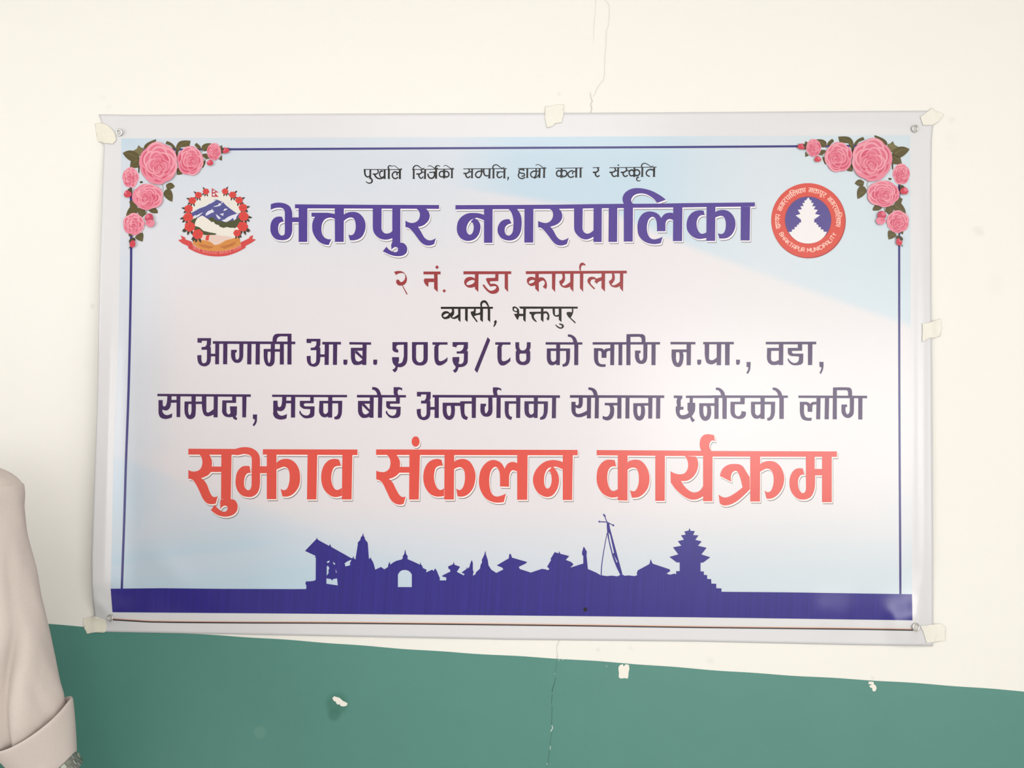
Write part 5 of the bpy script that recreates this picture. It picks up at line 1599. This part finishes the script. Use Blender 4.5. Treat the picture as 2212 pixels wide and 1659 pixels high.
# sleeve: (centre px, centre py, half width px)
SL = [(-70, 1000, 10), (-66, 1006, 36), (-62, 1015, 55), (-56, 1027, 71), (-50, 1043, 83), (-45, 1062, 88.5), (-43, 1082, 89), (-41, 1104, 86), (-39, 1130, 87), (-37, 1165, 88), (-31, 1215, 90), (-22, 1262, 91),
      (-12, 1306, 90), (-2, 1350, 92), (7, 1390, 93), (15, 1430, 92), (23, 1468, 92), (32, 1506, 92), (41, 1534, 91), (50, 1562, 86), (58, 1588, 74), (62, 1602, 60)]
SL = [p for a, b in zip(SL, SL[1:]) for p in (a, tuple((u + v) / 2 for u, v in zip(a, b)))] + [SL[-1]]
rings = []
for i, (x, y, hw) in enumerate(SL):
    a, b = SL[max(0, i - 1)], SL[min(len(SL) - 1, i + 1)]
    d = (pw(b[0], b[1]) - pw(a[0], a[1])).normalized()
    if i < 10:
        d = Vector((0.12, 0, -1)).normalized()
    u = Vector((0, -1, 0)).cross(d)
    u = u if u.x > 0 else -u
    v = Vector((0, -1, 0))

    def fn(t, y=y):
        k = 1 + .018 * math.sin(3 * t + y * .017) + .012 * math.sin(5 * t - y * .027) + .008 * math.sin(9 * t + y * .035)
        g = bsm(1340, 1430, y)
        k -= g * .30 * gau(t - .99 - (y - 1437) * .0043, .155)
        k += g * .05 * gau(t - .62 - (y - 1437) * .003, .20)
        k -= bsm(1090, 1180, y) * (1 - bsm(1300, 1430, y)) * .13 * gau(t - 1.02 - (y - 1250) * .0010, .12)
        k -= bsm(1180, 1260, y) * (1 - bsm(1400, 1500, y)) * .09 * gau(t - 1.30 - (y - 1250) * .0006, .11)
        k -= bsm(1150, 1230, y) * (1 - bsm(1330, 1420, y)) * .05 * gau(t - .55 - (y - 1250) * .0012, .12)
        k -= bsm(1400, 1480, y) * .06 * gau(t - .62 + (y - 1500) * .003, .14)
        return k
    rings.append(ring(pw(x, y), u, v, hw / PXM, hw * .84 / PXM, 96, fn))
V, F = loft(rings)
slv = pchild('sleeve', V, F, M_SHIRT, sub=1)

# rolled-up cuff: a flared band with a turned edge
UD = (pw(0 + 86.5, 1600 - 50) - pw(0, 1600)).normalized()
ND = Vector((UD.z, 0, -UD.x))
if ND.z > 0:
    ND = -ND


def cuff_ring(x, y, hw, sag, deg):
    c = pw(x, y)
    u = (pw(x + 100 * math.cos(math.radians(deg)), y - 100 * math.sin(math.radians(deg))) - c).normalized()
    nd = Vector((u.z, 0, -u.x))
    nd = nd if nd.z < 0 else -nd
    out = []
    for j in range(64):
        t = 2 * PI * j / 64
        k = 1 + .008 * math.sin(3 * t + 1) + .006 * math.sin(8 * t + hw * .1)
        p = u * (hw * math.cos(t) * k) + Vector((0, -1, 0)) * (hw * .84 * math.sin(t) * k) + nd * (sag * math.sin(t) * (1 if math.sin(t) > 0 else .3))
        out.append(c + p / PXM)
    return out


CU = [(64, 1573, 76, 24, 23), (64, 1563, 80, 26, 24), (65, 1555.5, 84.5, 27, 25), (67.5, 1555, 88, 27, 27), (70, 1559, 89, 26, 27), (75, 1577, 84, 21, 23), (83, 1600, 77, 17, 19),
      (91, 1625, 69, 13, 14), (97, 1643, 64, 11, 11), (99, 1653, 60, 11, 10), (99, 1650, 55, 11, 10), (92, 1628, 58, 13, 14), (80, 1600, 66, 17, 19)]
rings = [cuff_ring(*c) for c in CU]
V, F = loft(rings, closed_ends=False)
n = 64
F += [((len(rings) - 1) * n + j, (len(rings) - 1) * n + (j + 1) % n, (j + 1) % n, j) for j in range(n)]
pchild('cuff', V, F, M_SHIRT, sub=1)['label'] = 'turned-back shirt cuff'

# wristwatch on a link bracelet
WD = UD
wn_ = Vector((0, -1, 0)) * .90 + ND * .28
wn_.normalize()
wc = pw(131, 1660)
ax = WD.cross(wn_).normalized()
rw = 39.0 / PXM
lm = bpy.data.meshes.new('link')
bmx = bmesh.new()
bmesh.ops.create_cube(bmx, size=1.0)
for sx in (-1, 1):
    pass
bmesh.ops.scale(bmx, vec=(0.0086, 0.0030, 0.0092), verts=bmx.verts)
bmesh.ops.bevel(bmx, geom=bmx.edges[:], offset=0.0008, segments=1, affect='EDGES')
bmx.to_mesh(lm)
bmx.free()
lm.materials.append(M_STEEL)
# case and dial sit on the back of the wrist (outer side)
rings = []
wl = wc + (WD * -0.2 + wn_ * .98).normalized() * (rw + .002)
nrm = (wl - wc).normalized()
tg = ax.cross(nrm).normalized()
for k, (r, hgt_) in enumerate(((.016, -.004), (.019, -.002), (.019, .002), (.0165, .0045))):
    rings.append(ring(wl + nrm * hgt_, tg, ax, r, r, 32))
V, F = loft(rings)
watch = pchild('wristwatch', V, F, M_STEEL)
watch['label'] = 'steel link bracelet watch below the cuff'
V, F = loft([ring(wl + nrm * .0046, tg, ax, .0145, .0145, 32), ring(wl + nrm * .0052, tg, ax, .0145, .0145, 32)])
pchild('dial', V, F, M_DIAL, parent=watch)
NL = 24
for i in range(NL):
    a = 2 * PI * i / NL
    nr = WD * math.cos(a) + wn_ * (math.sin(a) * .92)
    p0 = wc + nr * rw
    nn_ = (WD * math.cos(a) * .86 + wn_ * math.sin(a)).normalized()
    if (p0 - wl).length < .019:
        continue
    tt = ax.cross(nn_).normalized()
    for row in (-1, 0, 1):
        p = p0 + ax * (row * .0084) + tt * (0.0043 if row == 0 else 0)
        lo = bpy.data.objects.new('link', lm)
        COL.objects.link(lo)
        lo.parent = watch
        M3 = Matrix((tt, nn_, ax)).transposed()
        lo.matrix_basis = Matrix.Translation(p) @ M3.to_4x4()

# shirt body
TZ = [(.80, .178, .118), (.86, .180, .120), (.95, .176, .118), (1.05, .168, .115), (1.15, .170, .116), (zs - .14, .182, .118), (zs - .05, .192, .110), (zs + .005, .200, .100), (zs + .035, .178, .090), (zs + .060, .125, .080), (zs + .078, .082, .072), (zs + .092, .066, .066)]
rings = [ring((cx0, YP + .012, z), (1, 0, 0), (0, -1, 0), a, b, 48, (lambda t, z=z: 1 + .012 * math.sin(6 * t + z * 9) + .008 * math.sin(11 * t - z * 14))) for z, a, b in TZ]
V, F = loft(rings)
pchild('shirt', V, F, M_SHIRT, sub=1)['label'] = 'pale beige cotton shirt'
V, F = loft([ring((cx0, YP + .006, zs + a_), (1, 0, 0), (0, -1, t_), r_, r_, 40) for a_, r_, t_ in ((.080, .069, -.20), (.100, .066, -.22), (.118, .063, -.25), (.119, .067, -.26), (.102, .076, -.30), (.080, .084, -.35), (.076, .081, -.35))], closed_ends=False)
pchild('collar', V, F, M_SHIRT)
V, F = [], []
for k in range(7):
    z = zs - .02 - k * .085
    yy = YP + .012 - (.118 if z > 1.0 else .120)
    v_, f_ = loft([ring((cx0, yy - .001, z), (1, 0, 0), (0, 0, 1), .0055, .0055, 12), ring((cx0, yy - .004, z), (1, 0, 0), (0, 0, 1), .0050, .0050, 12)])
    pchild('button', v_, f_, M_EYEW)
# far sleeve, full length
sh = Vector((2 * cx0 - S_.x, YP, zs))
el = sh + Vector((-.03, 0.02, -.29))
wr = el + Vector((-.012, -.045, -.23))
pts = [(sh + Vector((.01, 0, .055)), .02), (sh + Vector((0, 0, .03)), .055), (sh, .064), (sh.lerp(el, .5), .066), (el, .062), (el.lerp(wr, .5), .054), (el.lerp(wr, .92), .044), (el.lerp(wr, 1.0), .040)]
rings = []
for i, (p, r) in enumerate(pts):
    d = (pts[min(len(pts) - 1, i + 1)][0] - pts[max(0, i - 1)][0]).normalized()
    u = Vector((0, -1, 0)).cross(d).normalized()
    rings.append(ring(p, u, d.cross(u), r, r * .9, 32, (lambda t, i=i: 1 + .02 * math.sin(4 * t + i))))
V, F = loft(rings)
pchild('sleeve', V, F, M_SHIRT, sub=1)
# trousers
V, F = [], []
HZ = [(1.0, .150, .108), (.93, .162, .115), (.86, .170, .118), (.80, .168, .112)]
v_, f_ = loft([ring((cx0, YP + .01, z), (1, 0, 0), (0, -1, 0), a, b, 32) for z, a, b in HZ])
V += v_
F += f_
for s in (-1, 1):
    b0 = len(V)
    v_, f_ = loft([ring((cx0 + s * x, YP + .01 + dy, z), (1, 0, 0), (0, -1, 0), a, b, 32, (lambda t, z=z: 1 + .02 * math.sin(5 * t + z * 20))) for z, x, dy, a, b in
                   ((.84, .083, 0, .083, .100), (.74, .087, 0, .086, .098), (.60, .094, -.005, .078, .088), (.46, .100, -.008, .068, .076), (.28, .106, .0, .062, .070), (.08, .112, .008, .062, .074), (.055, .112, .008, .060, .072))])
    V += v_
    F += [tuple(i + b0 for i in f) for f in f_]
pchild('trousers', V, F, M_TROU, sub=1)['label'] = 'dark trousers'
for s in (-1, 1):
    rr = []
    for yy, a, h in ((.075, .018, .030), (.06, .034, .058), (.02, .038, .072), (-.04, .040, .066), (-.10, .047, .048), (-.155, .040, .036), (-.185, .018, .024)):
        rr.append([Vector((cx0 + s * .115 + a * math.cos(2 * PI * j / 20), YP + yy, h / 2 + -.02 + .004 + (h / 2) * math.sin(2 * PI * j / 20) + .0)) for j in range(20)])
    V, F = loft(rr)
    pchild('shoe', V, F, M_SHOE, sub=1)
# hair, eyes, brows, mouth
C_ = Vector((cx0, YP, 0))
rings = []
for k in range(9):
    t = k / 8
    z = zs + .200 + .142 * math.sin(t * PI / 2)
    r = max(.03, math.cos(t * PI / 2) ** .55)
    row = []
    for j in range(40):
        a = 2 * PI * j / 40
        front = max(0.0, -math.sin(a))          # the fringe stays above the forehead
        row.append(C_ + Vector((.088 * r * math.cos(a), .004 + .100 * r * math.sin(a), z + (.062 * front ** .7 - .03 * max(0.0, math.sin(a))) * (1 - t) - C_.z)))
    rings.append(row)
V, F = loft(rings)
pchild('hair', V, F, M_HAIR, sub=1)['label'] = 'short black hair'
for s in (-1, 1):
    ec = C_ + Vector((s * .030, -.0735, zs + .200))
    V, F = loft([ring(ec + Vector((0, -.010 * math.cos(a), 0)), (1, 0, 0), (0, 0, 1), .0125 * math.sin(a) + .0005, .0062 * math.sin(a) + .0003, 16) for a in (0.1, .5, .9, 1.3, 1.57)])
    e = pchild('eye', V, F, M_EYEW)
    V, F = loft([ring(ec + Vector((0, -.0100, 0)), (1, 0, 0), (0, 0, 1), .0055, .0055, 16), ring(ec + Vector((0, -.0108, 0)), (1, 0, 0), (0, 0, 1), .0040, .0040, 16)])
    pchild('iris', V, F, M_IRIS, parent=e)
    V, F = loft([ring(ec + Vector((s * x, -.010 + abs(x) * .35, .018 - x * x * 12)), (0, 1, 0), (0, 0, 1), .0035, .0028, 8) for x in (-.018, -.008, .004, .016, .022)])
    pchild('eyebrow', V, F, M_HAIR)
V, F = loft([ring(C_ + Vector((x, -.082 + abs(x) * .35, zs + .142 + abs(x) * .05)), (0, 1, 0), (0, 0, 1), .004, r, 8) for x, r in ((-.024, .001), (-.012, .006), (0, .007), (.012, .006), (.024, .001))])
pchild('mouth', V, F, M_LIP)
